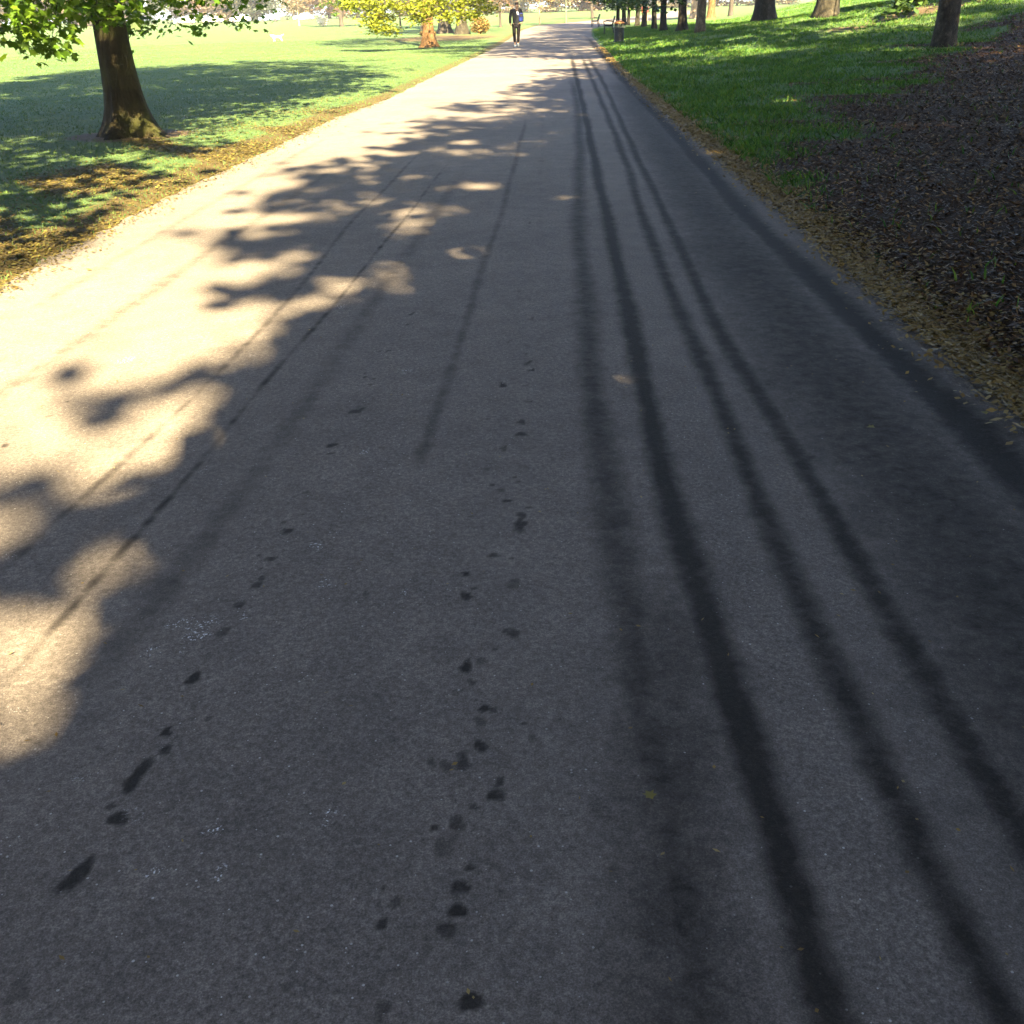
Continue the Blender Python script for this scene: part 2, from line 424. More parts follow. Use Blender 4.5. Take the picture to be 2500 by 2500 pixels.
PRINTS = [(0.108, 6.416, 1), (0.087, 6.222, 1), (0.187, 7.406, 0.7), (0.213, 7.864, 0.7), (0.216, 8.382, 0.6), (0.133, 5.577, 1.2), (0.085, 5.428, 0.8), (0.024, 5.192, 0.8), (0.105, 5.092, 1.2), (0.101, 4.961, 0.8), (0.097, 4.794, 1.2), (0.112, 4.697, 1), (-0.022, 4.484, 1.2), (0.076, 4.475, 0.9), (-0.094, 4.329, 0.6), (0.089, 4.266, 1.1), (0.093, 4.226, 0.8), (-0.092, 4.071, 0.7), (0.053, 4.016, 1.4), (0.046, 3.882, 1.4), (-0.027, 3.734, 1.1), (-0.088, 3.536, 0.7), (0.049, 3.555, 1.4), (-0.068, 3.491, 0.5), (0.026, 3.423, 0.8), (-0.039, 3.347, 1.2), (-0.017, 3.258, 0.9), (-0.14, 3.143, 0.8), (0.033, 3.143, 1.2), (0.028, 3.072, 1.5), (0.022, 3.027, 1.2), (-0.061, 2.858, 1.2), (-0.006, 2.841, 0.6), (-0.148, 2.747, 1), (-0.005, 2.677, 1.7), (-0.145, 2.615, 1.3), (-0.012, 2.41, 1.4), (-0.093, 2.274, 1.2), (-0.135, 2.245, 1.2), (-0.119, 2.181, 0.8), (-0.084, 2.069, 0.9), (-0.093, 2.018, 1.2), (-0.091, 1.925, 1.2), (-0.129, 1.865, 1.3), (-0.168, 1.858, 1.2), (-0.206, 1.874, 0.8), (0.032, 1.952, 0.9), (-0.054, 1.756, 1.3), (-0.137, 1.671, 1.3), (-0.163, 1.603, 1.6), (-0.152, 1.625, 1.2), (-0.126, 1.495, 1.2), (-0.129, 1.436, 1.1), (-0.148, 1.39, 1.2), (-0.252, 1.46, 0.9), (-0.271, 1.41, 0.8), (-0.099, 1.235, 1.3), (0.18, 1.531, 0.7), (-0.916, 1.282, 1.4), (-0.253, 1.226, 1), (-0.544, 5.74, 0.9), (-0.544, 5.548, 0.6), (-0.603, 5.076, 1), (-0.618, 5.034, 0.8), (-0.641, 4.556, 1), (-0.634, 4.63, 0.7), (-0.671, 4.196, 1.6), (-0.662, 4.214, 1.2), (-0.715, 3.822, 1.4), (-0.707, 3.741, 0.9), (-0.744, 3.38, 1.1), (-0.723, 3.195, 0.6), (-0.757, 3.079, 1.3), (-0.766, 3.057, 1), (-0.781, 2.88, 1), (-0.784, 2.716, 1.1), (-0.779, 2.763, 0.8), (-0.772, 2.88, 1), (-0.813, 2.605, 1.2), (-0.825, 2.456, 1.4), (-0.857, 2.015, 1), (-0.877, 1.719, 1.4), (-0.84, 1.945, 1), (-2.036, 4.288, 1), (-2.021, 4.468, 0.8), (-2.088, 3.954, 1.2), (-0.679, 4.672, 0.6), (1.137, 3.58, 1.6), (1.45, 3.354, 0.8), (1.095, 3.158, 1.8), (1.883, 8.63, 1.5), (1.882, 6.757, 1.8), (1.151, 4.375, 1.5), (1.111, 3.968, 1)]
SHOES = [(-0.851, 2.238, 1.5, 2.2, 0.2), (-0.878, 1.872, 1.6, 3.6, 0.35), (-0.886, 1.828, 1.9, 2, 0.2), (-0.909, 1.557, 1.8, 3.8, 0.3)]
FLECKS = [(-0.929, 2.508, 0.093, 0.04), (-0.887, 2.522, 0.047, 0.035), (-0.749, 1.562, 0.039, 0.014), (-0.616, 1.55, 0.011, 0.032), (-0.658, 1.677, 0.029, 0.022), (-0.416, 1.707, 0.016, 0.033), (-0.578, 2.719, 0.03, 0.032), (-0.641, 2.967, 0.032, 0.03), (-0.494, 4.732, 0.046, 0.04), (-1.004, 2.374, 0.021, 0.026), (-1.951, 5.081, 0.07, 0.054), (-0.97, 5.982, 0.045, 0.048), (-0.328, 2.642, 0.016, 0.025), (0.485, 2.173, 0.011, 0.018), (-0.573, 3.741, 0.021, 0.032), (-0.897, 2.44, 0.05, 0.03)]
ry = [-45., -20, -8, -3, 0, .5]
y = .9
while y < 60: ry.append(y); y *= 1.006
while y < 200: ry.append(y); y *= 1.02
ry = np.array(ry); NC = 561
U = np.linspace(0, 1, NC)
jl = .05 * sil((ry * 2.2, ry * .3)) + .03 * sil((ry * 7, ry)); jr = .018 * sil((ry * 2.0 + 5, ry * .4)) + .012 * sil((ry * 6, ry + 3))
RX = (xl(ry) + jl)[:, None] * (1 - U) + (xr(ry) + jr)[:, None] * U
RY = np.repeat(ry[:, None], NC, 1)
camber = .035 * (1 - (2 * U - 1) ** 2)[None, :] + np.zeros_like(RX)
gut = np.exp(-((RX - np.interp(RY, [p[1] for p in T6[::-1]], [p[0] for p in T6[::-1]])) / .12) ** 2) * .012
RZ = .004 + camber - gut
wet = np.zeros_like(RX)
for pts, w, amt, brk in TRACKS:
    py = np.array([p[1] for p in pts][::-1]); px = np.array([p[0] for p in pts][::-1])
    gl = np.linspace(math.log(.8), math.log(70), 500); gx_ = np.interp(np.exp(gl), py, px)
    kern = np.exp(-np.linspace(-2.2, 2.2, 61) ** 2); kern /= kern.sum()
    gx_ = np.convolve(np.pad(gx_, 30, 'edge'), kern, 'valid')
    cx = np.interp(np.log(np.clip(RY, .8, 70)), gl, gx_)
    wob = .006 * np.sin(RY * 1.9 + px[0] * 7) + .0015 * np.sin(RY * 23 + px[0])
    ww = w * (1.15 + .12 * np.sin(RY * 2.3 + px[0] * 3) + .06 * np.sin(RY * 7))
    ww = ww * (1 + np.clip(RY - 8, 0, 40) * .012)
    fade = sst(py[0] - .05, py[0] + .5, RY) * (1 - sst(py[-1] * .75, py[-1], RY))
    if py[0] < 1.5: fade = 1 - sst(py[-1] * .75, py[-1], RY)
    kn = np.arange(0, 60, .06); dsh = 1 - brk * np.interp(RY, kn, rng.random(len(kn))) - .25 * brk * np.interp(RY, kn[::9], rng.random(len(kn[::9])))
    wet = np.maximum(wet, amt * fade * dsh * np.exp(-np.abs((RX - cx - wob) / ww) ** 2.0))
def stamp(arr, x, y, rx, ryy, ang, amt, blob=True):
    rows = np.where(np.abs(ry - y) < 4 * max(rx, ryy))[0]
    if len(rows) == 0: return
    a, b = rows[0], rows[-1] + 1
    X = RX[a:b] - x; Y = RY[a:b] - y
    c, s_ = math.cos(ang), math.sin(ang)
    p = (X * c + Y * s_) / rx; q = (-X * s_ + Y * c) / ryy
    th = np.arctan2(q, p)
    k = random.random() * 9
    edge = 1 + .14 * np.sin(2 * th + k) + .12 * np.sin(3 * th + 2 * k) + .05 * np.sin(7 * th + k)
    d = np.hypot(p, q) / edge
    arr[a:b] = np.maximum(arr[a:b], amt * (1 - sst(.65, 1.25, d)))
for x, y, k in PRINTS:
    stamp(wet, x, y, .017 * k, .02 * k, random.uniform(-.5, .5), .45 + .45 * random.random())
    if random.random() < .55:
        stamp(wet, x + random.uniform(-.04, .04), y + random.uniform(.03, .06), .009 * k, .011 * k, 0, .7)
for x, y, a, b, an in SHOES:
    stamp(wet, x, y, .011 * a, .017 * b, -an, .85)
for k in range(90):                    # older, fainter spots
    stamp(wet, random.uniform(-1.2, .4), 1.2 + 8 * random.random() ** 1.6, random.uniform(.006, .016), random.uniform(.008, .02), 0, random.uniform(.2, .5))
fl = np.zeros_like(RX)
for x, y, a, b in FLECKS:
    stamp(fl, x, y, a * .7, b * .9, 0, 1.0)
for k in range(40):
    stamp(fl, random.uniform(-2, 1.5), 1.2 + 9 * random.random() ** 1.7, random.uniform(.008, .03), random.uniform(.008, .03), 0, random.uniform(.3, .7))
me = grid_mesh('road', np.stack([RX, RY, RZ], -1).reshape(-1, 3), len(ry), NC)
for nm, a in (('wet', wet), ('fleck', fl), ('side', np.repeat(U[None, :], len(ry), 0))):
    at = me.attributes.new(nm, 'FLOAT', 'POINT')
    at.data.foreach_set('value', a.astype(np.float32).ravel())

def asphalt():
    m, n, l, out = new_mat('asphalt')
    geo = n.new('ShaderNodeNewGeometry'); P = geo.outputs['Position']
    def A(nm):
        a = n.new('ShaderNodeAttribute'); a.attribute_name = nm
        return a.outputs['Fac']
    big = noise(n, l, P, .55, 4, .6)
    mid = noise(n, l, P, 5.5, 5, .6)
    grain = noise(n, l, P, 240, 3, .8)
    grain2 = noise(n, l, P, 68, 4, .8)
    base = ramp(n, [(.28, (.083, .072, .066)), (.72, (.154, .133, .118))])
    l.new(mth(n, l, 'ADD', mth(n, l, 'MULTIPLY', big, .5), mth(n, l, 'MULTIPLY', mid, .5)), base.inputs[0])
    gr = ramp(n, [(.33, .25), (.5, .9), (.66, 2.1)])
    l.new(mth(n, l, 'ADD', mth(n, l, 'MULTIPLY', grain, .5), mth(n, l, 'MULTIPLY', grain2, .5)), gr.inputs[0])
    c = mixc(n, l, .9, base.outputs[0], gr.outputs[0], 'MULTIPLY')
    # pale aggregate stones
    v = n.new('ShaderNodeTexVoronoi'); v.inputs['Scale'].default_value = 120
    l.new(P, v.inputs['Vector'])
    wn = n.new('ShaderNodeSeparateColor'); l.new(v.outputs['Color'], wn.inputs[0])
    sp = mth(n, l, 'MULTIPLY', mth(n, l, 'GREATER_THAN', wn.outputs[0], .95), mth(n, l, 'LESS_THAN', v.outputs['Distance'], mth(n, l, 'MULTIPLY', wn.outputs[1], .36)))
    c = mixc(n, l, mth(n, l, 'MULTIPLY', sp, wn.outputs[2]), c, (.40, .39, .38))
    # white scuffs
    sc_n = noise(n, l, P, 120, 2, .7)
    rs = ramp(n, [(.58, 0.), (.68, 1.)]); l.new(sc_n, rs.inputs[0])
    c = mixc(n, l, mth(n, l, 'MULTIPLY', A('fleck'), rs.outputs[0]), c, (.62, .62, .66))
    # wet marks
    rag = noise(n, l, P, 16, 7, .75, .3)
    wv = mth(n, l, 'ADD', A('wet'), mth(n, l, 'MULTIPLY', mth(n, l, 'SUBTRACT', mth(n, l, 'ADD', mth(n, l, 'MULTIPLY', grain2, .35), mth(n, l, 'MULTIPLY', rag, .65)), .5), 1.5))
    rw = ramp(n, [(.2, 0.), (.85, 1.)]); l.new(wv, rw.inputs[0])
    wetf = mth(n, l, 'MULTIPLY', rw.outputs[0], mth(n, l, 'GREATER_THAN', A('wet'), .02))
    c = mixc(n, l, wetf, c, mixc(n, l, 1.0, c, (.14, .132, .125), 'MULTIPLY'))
    # oily brown tint on the right-hand side
    b = n.new('ShaderNodeBsdfPrincipled')
    l.new(c, b.inputs['Base Color'])
    b.inputs['Roughness'].default_value = .88
    b.inputs['Specular IOR Level'].default_value = .18
    bp = n.new('ShaderNodeBump'); bp.inputs['Strength'].default_value = .7; bp.inputs['Distance'].default_value = .004
    l.new(mth(n, l, 'ADD', grain, mth(n, l, 'MULTIPLY', grain2, 1.5)), bp.inputs['Height'])
    l.new(bp.outputs[0], b.inputs['Normal'])
    l.new(b.outputs[0], out.inputs[0])
    return m
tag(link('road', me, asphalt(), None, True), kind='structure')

# ------------------------------------------------------------------ loose cover: blades, chips, husks
def scatter(n, x0, x1, y0, y1, keep):
    """random ground points, thinning with distance"""
    xs, ys = [], []
    tot = 0
    while tot < n:
        t = rng.random(n * 2)
        yy = y0 * (y1 / y0) ** t
        xx = x0 + (x1 - x0) * rng.random(n * 2)
        k = rng.random(n * 2) < keep(xx, yy)
        k &= np.abs(xx) < 4 + yy * .62
        xs.append(xx[k]); ys.append(yy[k]); tot += int(k.sum())
    x = np.concatenate(xs)[:n]; y = np.concatenate(ys)[:n]
    return x, y

def blades(name, x, y, h, w, mat, label, lean=.5):
    n = len(x); z = gz(x, y)
    th = rng.random(n) * 2 * np.pi
    le = rng.random(n) * lean
    d = np.hypot(x, y)
    h = h * (.5 + rng.random(n)); w = w * (.7 + .6 * rng.random(n)) * (1 + d * .03)
    cx, cy = np.cos(th), np.sin(th)
    ph = rng.random(n) * 2 * np.pi
    B = np.stack([x, y, z - .01], -1)
    S = np.stack([cx, cy, np.zeros(n)], -1) * w[:, None]
    Lv = np.stack([np.cos(ph) * le, np.sin(ph) * le, np.ones(n)], -1) * h[:, None]
    v = np.stack([B - S, B + S, B + Lv * .55 + S * .7, B + Lv + np.stack([np.cos(ph), np.sin(ph), -.3 * np.ones(n)], -1) * (le * h * .5)[:, None], B + Lv * .55 - S * .7], 1).reshape(-1, 3)
    f = np.arange(n * 5).reshape(n, 5)
    o = link(name, mesh_uniform(name, v, f), mat)
    return tag(o, label, 'grass', kind='stuff')

def flakes(name, x, y, L, W, mat, label, cat, tilt=.5, up=.01):
    n = len(x); z = np.where((x > xl(y)) & (x < xr(y)), .012 + .035 * np.clip(1 - (2 * (x - xl(y)) / (xr(y) - xl(y)) - 1) ** 2, 0, 1), gz(x, y))
    th = rng.random(n) * 2 * np.pi
    a = np.stack([np.cos(th), np.sin(th), (rng.random(n) - .5) * 2 * tilt], -1)
    b = np.stack([-np.sin(th), np.cos(th), (rng.random(n) - .5) * 2 * tilt], -1)
    d = 1 + np.hypot(x, y) * .02
    l_ = (L * (.5 + rng.random(n)) * d)[:, None]; w_ = (W * (.5 + rng.random(n)) * d)[:, None]
    B = np.stack([x, y, z + up + rng.random(n) * up], -1)
    v = np.stack([B - a * l_, B - b * w_, B + a * l_, B + b * w_], 1).reshape(-1, 3)
    o = link(name, mesh_uniform(name, v, np.arange(n * 4).reshape(n, 4)), mat)
    return tag(o, label, cat, kind='stuff')

def m_mulch(x, y):
    w = sil((x * .9, y * .9)) * 1.6 + sil((x * 2.3, y * 2.3)) * .8
    return sst(-2.2, 2.2, np.interp(x, MBX, MBY) - y + w * 1.5) * sst(.0, .12, x - xr(y))
def m_lit(x, y):
    dl = xl(y) - x
    w = sil((x * .9, y * .9)) * 1.6 + sil((x * 2.3, y * 2.3)) * .8
    return sst(0, .1, dl) * (1 - sst(1.0, 2.3, dl + w * .35)) * (1 - sst(14, 24, y)) * (.12 + .88 * sst(-.2, .5, sil((x * 1.7 + 2, y * 1.1))))
def m_bare(x, y):
    return np.clip(.9 * np.exp(-((x - 14.5) / 3.) ** 2 - ((y - 37) / 1.6) ** 2) + .7 * np.exp(-((x - 11) / 1.3) ** 2 - ((y - 35) / 1.2) ** 2) + sst(.9, 0, np.hypot(x + 5.48, y - 16.3) - .4) + np.exp(-((x + 3) / 3.5) ** 2 - ((y - 66) / 7.) ** 2), 0, 1)

x, y = scatter(150000, -24, -.5, 6, 70, lambda x, y: (x < xl(y) - .02) * (1 - .72 * m_lit(x, y)) * (1 - m_bare(x, y)))
blades('lawn_grass', x, y, .032, .004, MAT['blade'], 'short mown lawn grass left of the path')
def k_long(x, y):
    return (x > xr(y) + .12) * (1 - .985 * m_mulch(x, y)) * (1 - .9 * m_bare(x, y)) * (.35 + .65 * sst(-.4, .4, sil((x * 1.3, y * 1.3))))
x, y = scatter(170000, 2.2, 30, 5, 75, k_long)
blades('bank_grass', x, y, .075, .0055, MAT['blade_long'], 'longer tufted grass on the right bank', .9)
x, y = scatter(110000, 2.3, 20, 3.5, 34, lambda x, y: m_mulch(x, y))
flakes('wood_chips', x, y, .021, .0075, MAT['chip'], 'dark wood chip mulch spread on the right bank', 'mulch', .55)
def k_husk(x, y):
    d = x - xr(y)
    on = np.exp(np.clip(d, -9, 0) / .05) * .9
    off = np.exp(-np.clip(d - .05, 0, 9) / (.075 + .03 * sil((x * 3, y * 3)))) * (1 - .85 * sst(14, 28, y))
    return np.where(d < 0, on * (1 - .6 * sst(12, 26, y)), off)
x, y = scatter(45000, 1.7, 6, 3.2, 45, k_husk)
flakes('fallen_husks', x, y, .016, .009, MAT['husk'], 'strip of yellow brown husks along the right road edge', 'litter', .5, .008)
x, y = scatter(14000, -8, -1, 6, 38, m_lit)
flakes('leaf_litter', x, y, .014, .009, MAT['dry_leaf'], 'dry brown leaf litter on the left verge', 'litter', .4)

x, y = scatter(900, -3.2, 2.3, 1.1, 30, lambda x, y: .25 + .75 * np.clip(np.abs(x) / 3, 0, 1) ** 3)
flakes('road_grit', x, y, .006, .003, MAT['husk'], 'scattered seed and grit crumbs on the asphalt', 'grit', .3, .001)
x, y = scatter(2600, -3.6, -2.2, 6.5, 26, lambda x, y: (x > xl(y) - .05) * np.exp(-np.clip(x - xl(y), 0, 9) / .10))
flakes('edge_litter', x, y, .013, .008, MAT['dry_leaf'], 'dry crumbs spilling over the left road edge', 'litter', .4, .003)

# ------------------------------------------------------------------ trees
QUAD = np.array([(-.5, 0, 0), (0, -.36, .08), (.5, 0, 0), (0, .36, .08)])
LOBE = np.array([(0, -.5, 0), (.16, -.34, .03), (.48, -.3, .0), (.3, -.05, .05), (.5, .22, -.03), (.2, .2, .05), (0, .55, -.04), (-.2, .2, .05), (-.5, .22, -.03), (-.3, -.05, .05), (-.48, -.3, .0), (-.16, -.34, .03)])

def leaves_mesh(name, C, size, shape=QUAD, droop=.5):
    """C: centres; each leaf a small curved polygon, turned at random, facing mostly up"""
    n = len(C); k = len(shape)
    th = rng.random(n) * 2 * np.pi
    nz = np.stack([rng.normal(0, droop, n), rng.normal(0, droop, n), np.ones(n)], -1)
    nz /= np.linalg.norm(nz, axis=1)[:, None]
    t = np.stack([np.cos(th), np.sin(th), np.zeros(n)], -1)
    t -= nz * np.sum(t * nz, 1)[:, None]; t /= np.linalg.norm(t, axis=1)[:, None]
    b = np.cross(nz, t)
    s = size * (.65 + .7 * rng.random(n))
    v = C[:, None, :] + s[:, None, None] * (shape[None, :, 0, None] * t[:, None] + shape[None, :, 1, None] * b[:, None] + shape[None, :, 2, None] * nz[:, None])
    return mesh_uniform(name, v.reshape(-1, 3), np.arange(n * k).reshape(n, k))

def trunk_mesh(name, r, h, lean=(0, 0), flare=1.0, limbs=(), twigs=(), seg=20, lump=.06, roots=5, seed=0):
    """trunk with root flare plus limb and twig tubes, one mesh"""
    rg = random.Random(seed)
    zs = [-.25, -.08, .0, .06, .14, .25, .4, .6, .9, 1.3, 1.8, 2.4, 3.2]
    z = 4.2
    while z < h: zs.append(z); z += 1.2
    zs = [q for q in zs if q < h] + [h]
    mb = MB(); v = []
    ph = [rg.random() * 6.28 for _ in range(6)]
    for q in zs:
        fl = 1 + flare * math.exp(-max(q, 0) / (.85 * r + .06)) + flare * .25 * math.exp(-max(q, 0) / (2.6 * r + .1))
        tap = max(.12, 1 - .78 * max(q, 0) / h)
        for i in range(seg):
            th = 2 * math.pi * i / seg
            lob = 1 + lump * (math.sin(3 * th + ph[0] + q * .5) + .6 * math.sin(5 * th + ph[1] - q * .8))
            rt_ = 1 + max(0, fl - 1) * (.75 + .9 * max(0, math.sin(roots * th + ph[2]) * .6 + math.sin((roots - 2) * th + ph[3]) * .5))
            rr = r * tap * lob * rt_
            v.append((lean[0] * q + rr * math.cos(th) + .04 * math.sin(q * .9 + ph[4]) * min(1, q), lean[1] * q + rr * math.sin(th), q))
    f = []
    for k in range(len(zs) - 1):
        for i in range(seg):
            j = (i + 1) % seg
            f.append((k * seg + i, k * seg + j, k * seg + seg + j, k * seg + seg + i))
    f.append(tuple(range((len(zs) - 1) * seg, len(zs) * seg)))
    mb.add(v, f)
    for pts, ra in limbs: mb.tube(pts, ra, 7)
    for pts, ra in twigs: mb.tube(pts, ra, 4, False)
    me = bpy.data.meshes.new(name)
    me.from_pydata(mb.v, [], mb.f); me.update()
    me.polygons.foreach_set('use_smooth', np.ones(len(me.polygons), dtype=bool))
    return me

def crown_points(cz, cr, ch, nclump, nleaf, cl=.8, off=(0, 0), seed=0, shell=.5):
    """leaf centres in clumps through a rounded crown; returns leaves and clump centres"""
    rg = np.random.default_rng(seed)
    d = rg.normal(0, 1, (nclump, 3)); d /= np.linalg.norm(d, axis=1)[:, None]
    rad = shell + (1 - shell) * rg.random(nclump) ** .6
    wob = 1 + .22 * np.sin(d[:, 0] * 4 + seed) * np.cos(d[:, 1] * 5 + seed * 2)
    c = d * (rad * wob)[:, None] * np.array([cr, cr, ch / 2])
    c[:, 2] += cz; c[:, 0] += off[0]; c[:, 1] += off[1]
    i = rg.integers(0, nclump, nleaf)
    sz = cl * (.5 + .9 * rg.random(nclump))
    P = c[i] + rg.normal(0, 1, (nleaf, 3)) * np.array([1, 1, .45]) * (sz[i] * .55)[:, None]
    return P, c

def limb_paths(r, h, clumps, cb, nl, seed):
    rg = random.Random(seed); out = []; nodes = []
    for k in range(nl):
        a = 2 * math.pi * (k + rg.random() * .6) / nl
        z0 = cb * .75 + (h * .8 - cb * .75) * (k / nl) ** 1.2
        tgt = Vector(clumps[rg.randrange(len(clumps))])
        best = None
        for _ in range(9):
            c = Vector(clumps[rg.randrange(len(clumps))])
            sc_ = abs((math.atan2(c.y, c.x) - a + math.pi) % (2 * math.pi) - math.pi) + abs(c.z - z0 - 2) * .12
            if best is None or sc_ < best: best, tgt = sc_, c
        p0 = Vector((0, 0, z0)); p3 = tgt * .9 + p0 * .1
        p1 = p0.lerp(p3, .35) + Vector((rg.uniform(-.3, .3), rg.uniform(-.3, .3), .5))
        p2 = p0.lerp(p3, .7) + Vector((rg.uniform(-.3, .3), rg.uniform(-.3, .3), .35))
        rr = r * (.42 - .25 * k / nl)
        out.append(([p0, p1, p2, p3], [rr, rr * .75, rr * .5, rr * .2]))
        nodes += [p1, p2, p3]
    return out, nodes

def twig_paths(nodes, clumps, r, seed, every=1):
    rg = random.Random(seed); out = []
    for c in clumps[::every]:
        c = Vector(c)
        n_ = min(nodes, key=lambda q: (q - c).length)
        m_ = n_.lerp(c, .5) + Vector((0, 0, .25))
        out.append(([n_, m_, c], [r, r * .6, r * .25]))
    return out

GAP = np.array([(1.6, -1.25), (2.1, -1.33), (3.2, -1.5), (3.8, -1.38), (5, -1.6), (6.5, -1.85), (8, -2.05), (9.5, -2.25), (12.2, -2.2), (12.9, -1.6), (15.7, -1.25), (20, -.9), (23.5, .1), (30, .6), (38, 1.0)])  # shadow edge on the ground that the crowns are pruned to
PATCH = [(-0.86, 6.54, 0.27, 0.44), (-1.17, 6.15, 0.2, 0.31), (-1.5, 5.5, 0.21, 0.3), (-0.59, 9.1, 0.25, 0.31), (-0.22, 10.47, 0.23, 0.3), (0.52, 9.66, 0.15, 0.23), (-0.25, 7.38, 0.14, 0.23), (1.11, 6.64, 0.13, 0.27), (-1.45, 9.38, 0.29, 0.45), (-0.8, 8.33, 0.21, 0.31), (-1.63, 7.0, 0.19, 0.29), (0.63, 4.82, 0.15, 0.26), (2.37, 12.48, 0.18, 0.38), (6.0, 10.6, .5, .35), (7.6, 11.6, .8, .3), (5.2, 13.4, .4, .5), (9, 17, .5, .5), (6.5, 19, .4, .6), (11, 20, .6, .6), (4.6, 18, .3, .5)]  # ground spots where leaves are thinned to shape sun flecks
def prune_for_sun(P, pos, z):
    """True for kept leaves; crowns pruned so shadows spare the sunlit strip and flecks"""
    W = P + np.array([pos[0], pos[1], z])
    t = W[:, 2] / to_sun.z
    sx = W[:, 0] - to_sun.x * t; sy = W[:, 1] - to_sun.y * t
    k = .55 + .03 * np.clip(sy, 0, 30)
    xb = np.interp(sy, GAP[:, 0], GAP[:, 1]) + .22 + k * (.6 * sil((sx * 1.3 + 1, sy * .7)) + .65 * sil((sx * 3.1 + 2, sy * 1.7)) + .4 * sil((sx * 7.3, sy * 3.6 + 1)))
    far_side = xl(sy) - .15 + .3 * sil((sx * 2, sy * .9))
    keep = ~((sx < xb) & (sx > far_side) & (sy > 1.9) & (sy < 38))
    # stray leaves kept near the edge to break up the cast shadow
    keep |= (sx > xb - .9 * k) & (sil((sx * 5.1 + 3, sy * 2.9)) > .62)
    keep |= (rng.random(len(sx)) < .06 * (1 - sst(3.5, 6, sy))) & (sil((sx * 2.1, sy * 1.4 + 2)) > -.5)
    thin = np.zeros(len(sx))
    for a, b, c, d in PATCH:
        thin = np.maximum(thin, 1 - sst(.6, 1.35, np.hypot((sx - a) / (c * 1.45), (sy - b) / (d * 1.45)) + .3 * sil((sx * 6, sy * 4))))
    keep &= rng.random(len(sx)) > .9 * thin
    return keep

def tree(pos, r, h, cb, cr, nclump, nleaf, lsize, bark, leaf, label, name='tree', cat='tree', group=None, lean=(0, 0), flare=1.0, nl=9, off=(0, 0), seed=1, cl=.8, extra=None, seg=16, twig_every=2, zpos=None, shape=QUAD, lump=.06, roots=5, fine=None, shell=.5, gap=False):
    z = float(gz(pos[0], pos[1])) if zpos is None else zpos
    root = empty(name, (pos[0], pos[1], z), 0, label, cat, group)
    ch = h - cb
    P, c = crown_points(cb + ch / 2, cr, ch, nclump, nleaf, cl, off, seed, shell)
    if extra is not None:
        P = np.concatenate([P, extra[0]]); cc = np.concatenate([c, extra[1]])
    else: cc = c
    if gap:
        P = P[prune_for_sun(P, pos, z)]
        cc = cc[prune_for_sun(cc, pos, z)]; c = c[prune_for_sun(c, pos, z)]
    lb, nodes = limb_paths(r, h * .92, c, cb, nl, seed)
    tw = twig_paths(nodes, cc, max(.012, r * .09), seed, twig_every)
    for c in (fine if fine is not None else ()):
        c = Vector(c); n_ = min(nodes, key=lambda q: (q - c).length)
        tw.append(([n_, n_.lerp(c, .5) + Vector((0, 0, .3)), c], [.013, .008, .003]))
    link('trunk', trunk_mesh('trunk', r, h * .9, lean, flare, lb, tw, seg, lump, roots, seed), MAT[bark], root)
    link('crown', leaves_mesh('crown', P, lsize, shape), MAT[leaf], root)
    return root

def copy_tree(src, pos, rz, s, label, group=None, zpos=None):
    c = src.copy(); COL.objects.link(c)
    c.location = (pos[0], pos[1], float(gz(pos[0], pos[1])) if zpos is None else zpos)
    c.rotation_euler = (0, 0, rz); c.scale = (s, s, s)
    c['label'] = label
    if group: c['group'] = group
    for ch in src.children:
        d = ch.copy(); COL.objects.link(d); d.parent = c
    return c

def spray(base, pts, n, rad, sd=3):
    """extra low leaf sprays at given world points, returned in the tree's own frame"""
    rg = np.random.default_rng(sd)
    C = np.array(pts) - np.array(base)
    i = rg.integers(0, len(C), n)
    return C[i] + rg.normal(0, 1, (n, 3)) * np.array([rad, rad, rad * .45]), C

# -- big leafy tree on the left verge, seen close
LT = (-5.48, 16.3)
zb = float(gz(*LT))
near = [(-5.34, 12.5, 1.62), (-5.22, 12.7, 1.52), (-5.04, 12.5, 1.40), (-4.9, 12.4, 1.32), (-5.21, 12.5, 1.75), (-4.9, 12.5, 1.68), (-4.95, 12.8, 1.58), (-5.47, 12.5, 1.48), (-5.41, 14.5, 1.7), (-5.16, 14.5, 1.66), (-5.02, 14.5, 1.8), (-5.3, 14.2, 1.85), (-4.77, 14.5, 1.74), (-4.76, 14.5, 1.58), (-5.0, 13.4, 1.82), (-5.6, 13.4, 1.8), (-5.9, 14, 1.8), (-6.3, 15, 1.9)]
mid = [(-5.65, 18.0, 1.52), (-5.49, 18.0, 1.68), (-5.08, 18.0, 1.78), (-4.69, 18.0, 1.8), (-5.81, 18.0, 1.42), (-5.2, 17.2, 1.9), (-4.6, 17, 1.95), (-6.4, 18, 1.8), (-4.2, 16.5, 2.0)]
far = [(-6.2, 22.0, 1.42), (-5.81, 22.0, 1.38), (-5.56, 22.0, 1.45), (-5.0, 22.0, 1.45), (-4.85, 22.0, 1.42), (-4.41, 22.0, 1.72), (-5.12, 22.0, 1.75), (-4.7, 21, 1.8), (-4.0, 20.5, 1.9), (-3.6, 21, 1.95)]
P1, C1 = spray((LT[0], LT[1], zb), near, 900, .17, 3)
P2, C2 = spray((LT[0], LT[1], zb), mid, 520, .22, 4)
P3, C3 = spray((LT[0], LT[1], zb), far, 240, .2, 5)
low = [(LT[0] + rg_ * math.cos(a), LT[1] + rg_ * math.sin(a), 2.15 + random.uniform(-.1, .5)) for a in np.linspace(0, 6.2, 26) for rg_ in (2.2, 3.6, 5.0) if rg_ * math.cos(a) < 2.1]
P4, C4 = spray((LT[0], LT[1], zb), low, 6500, .42, 6)
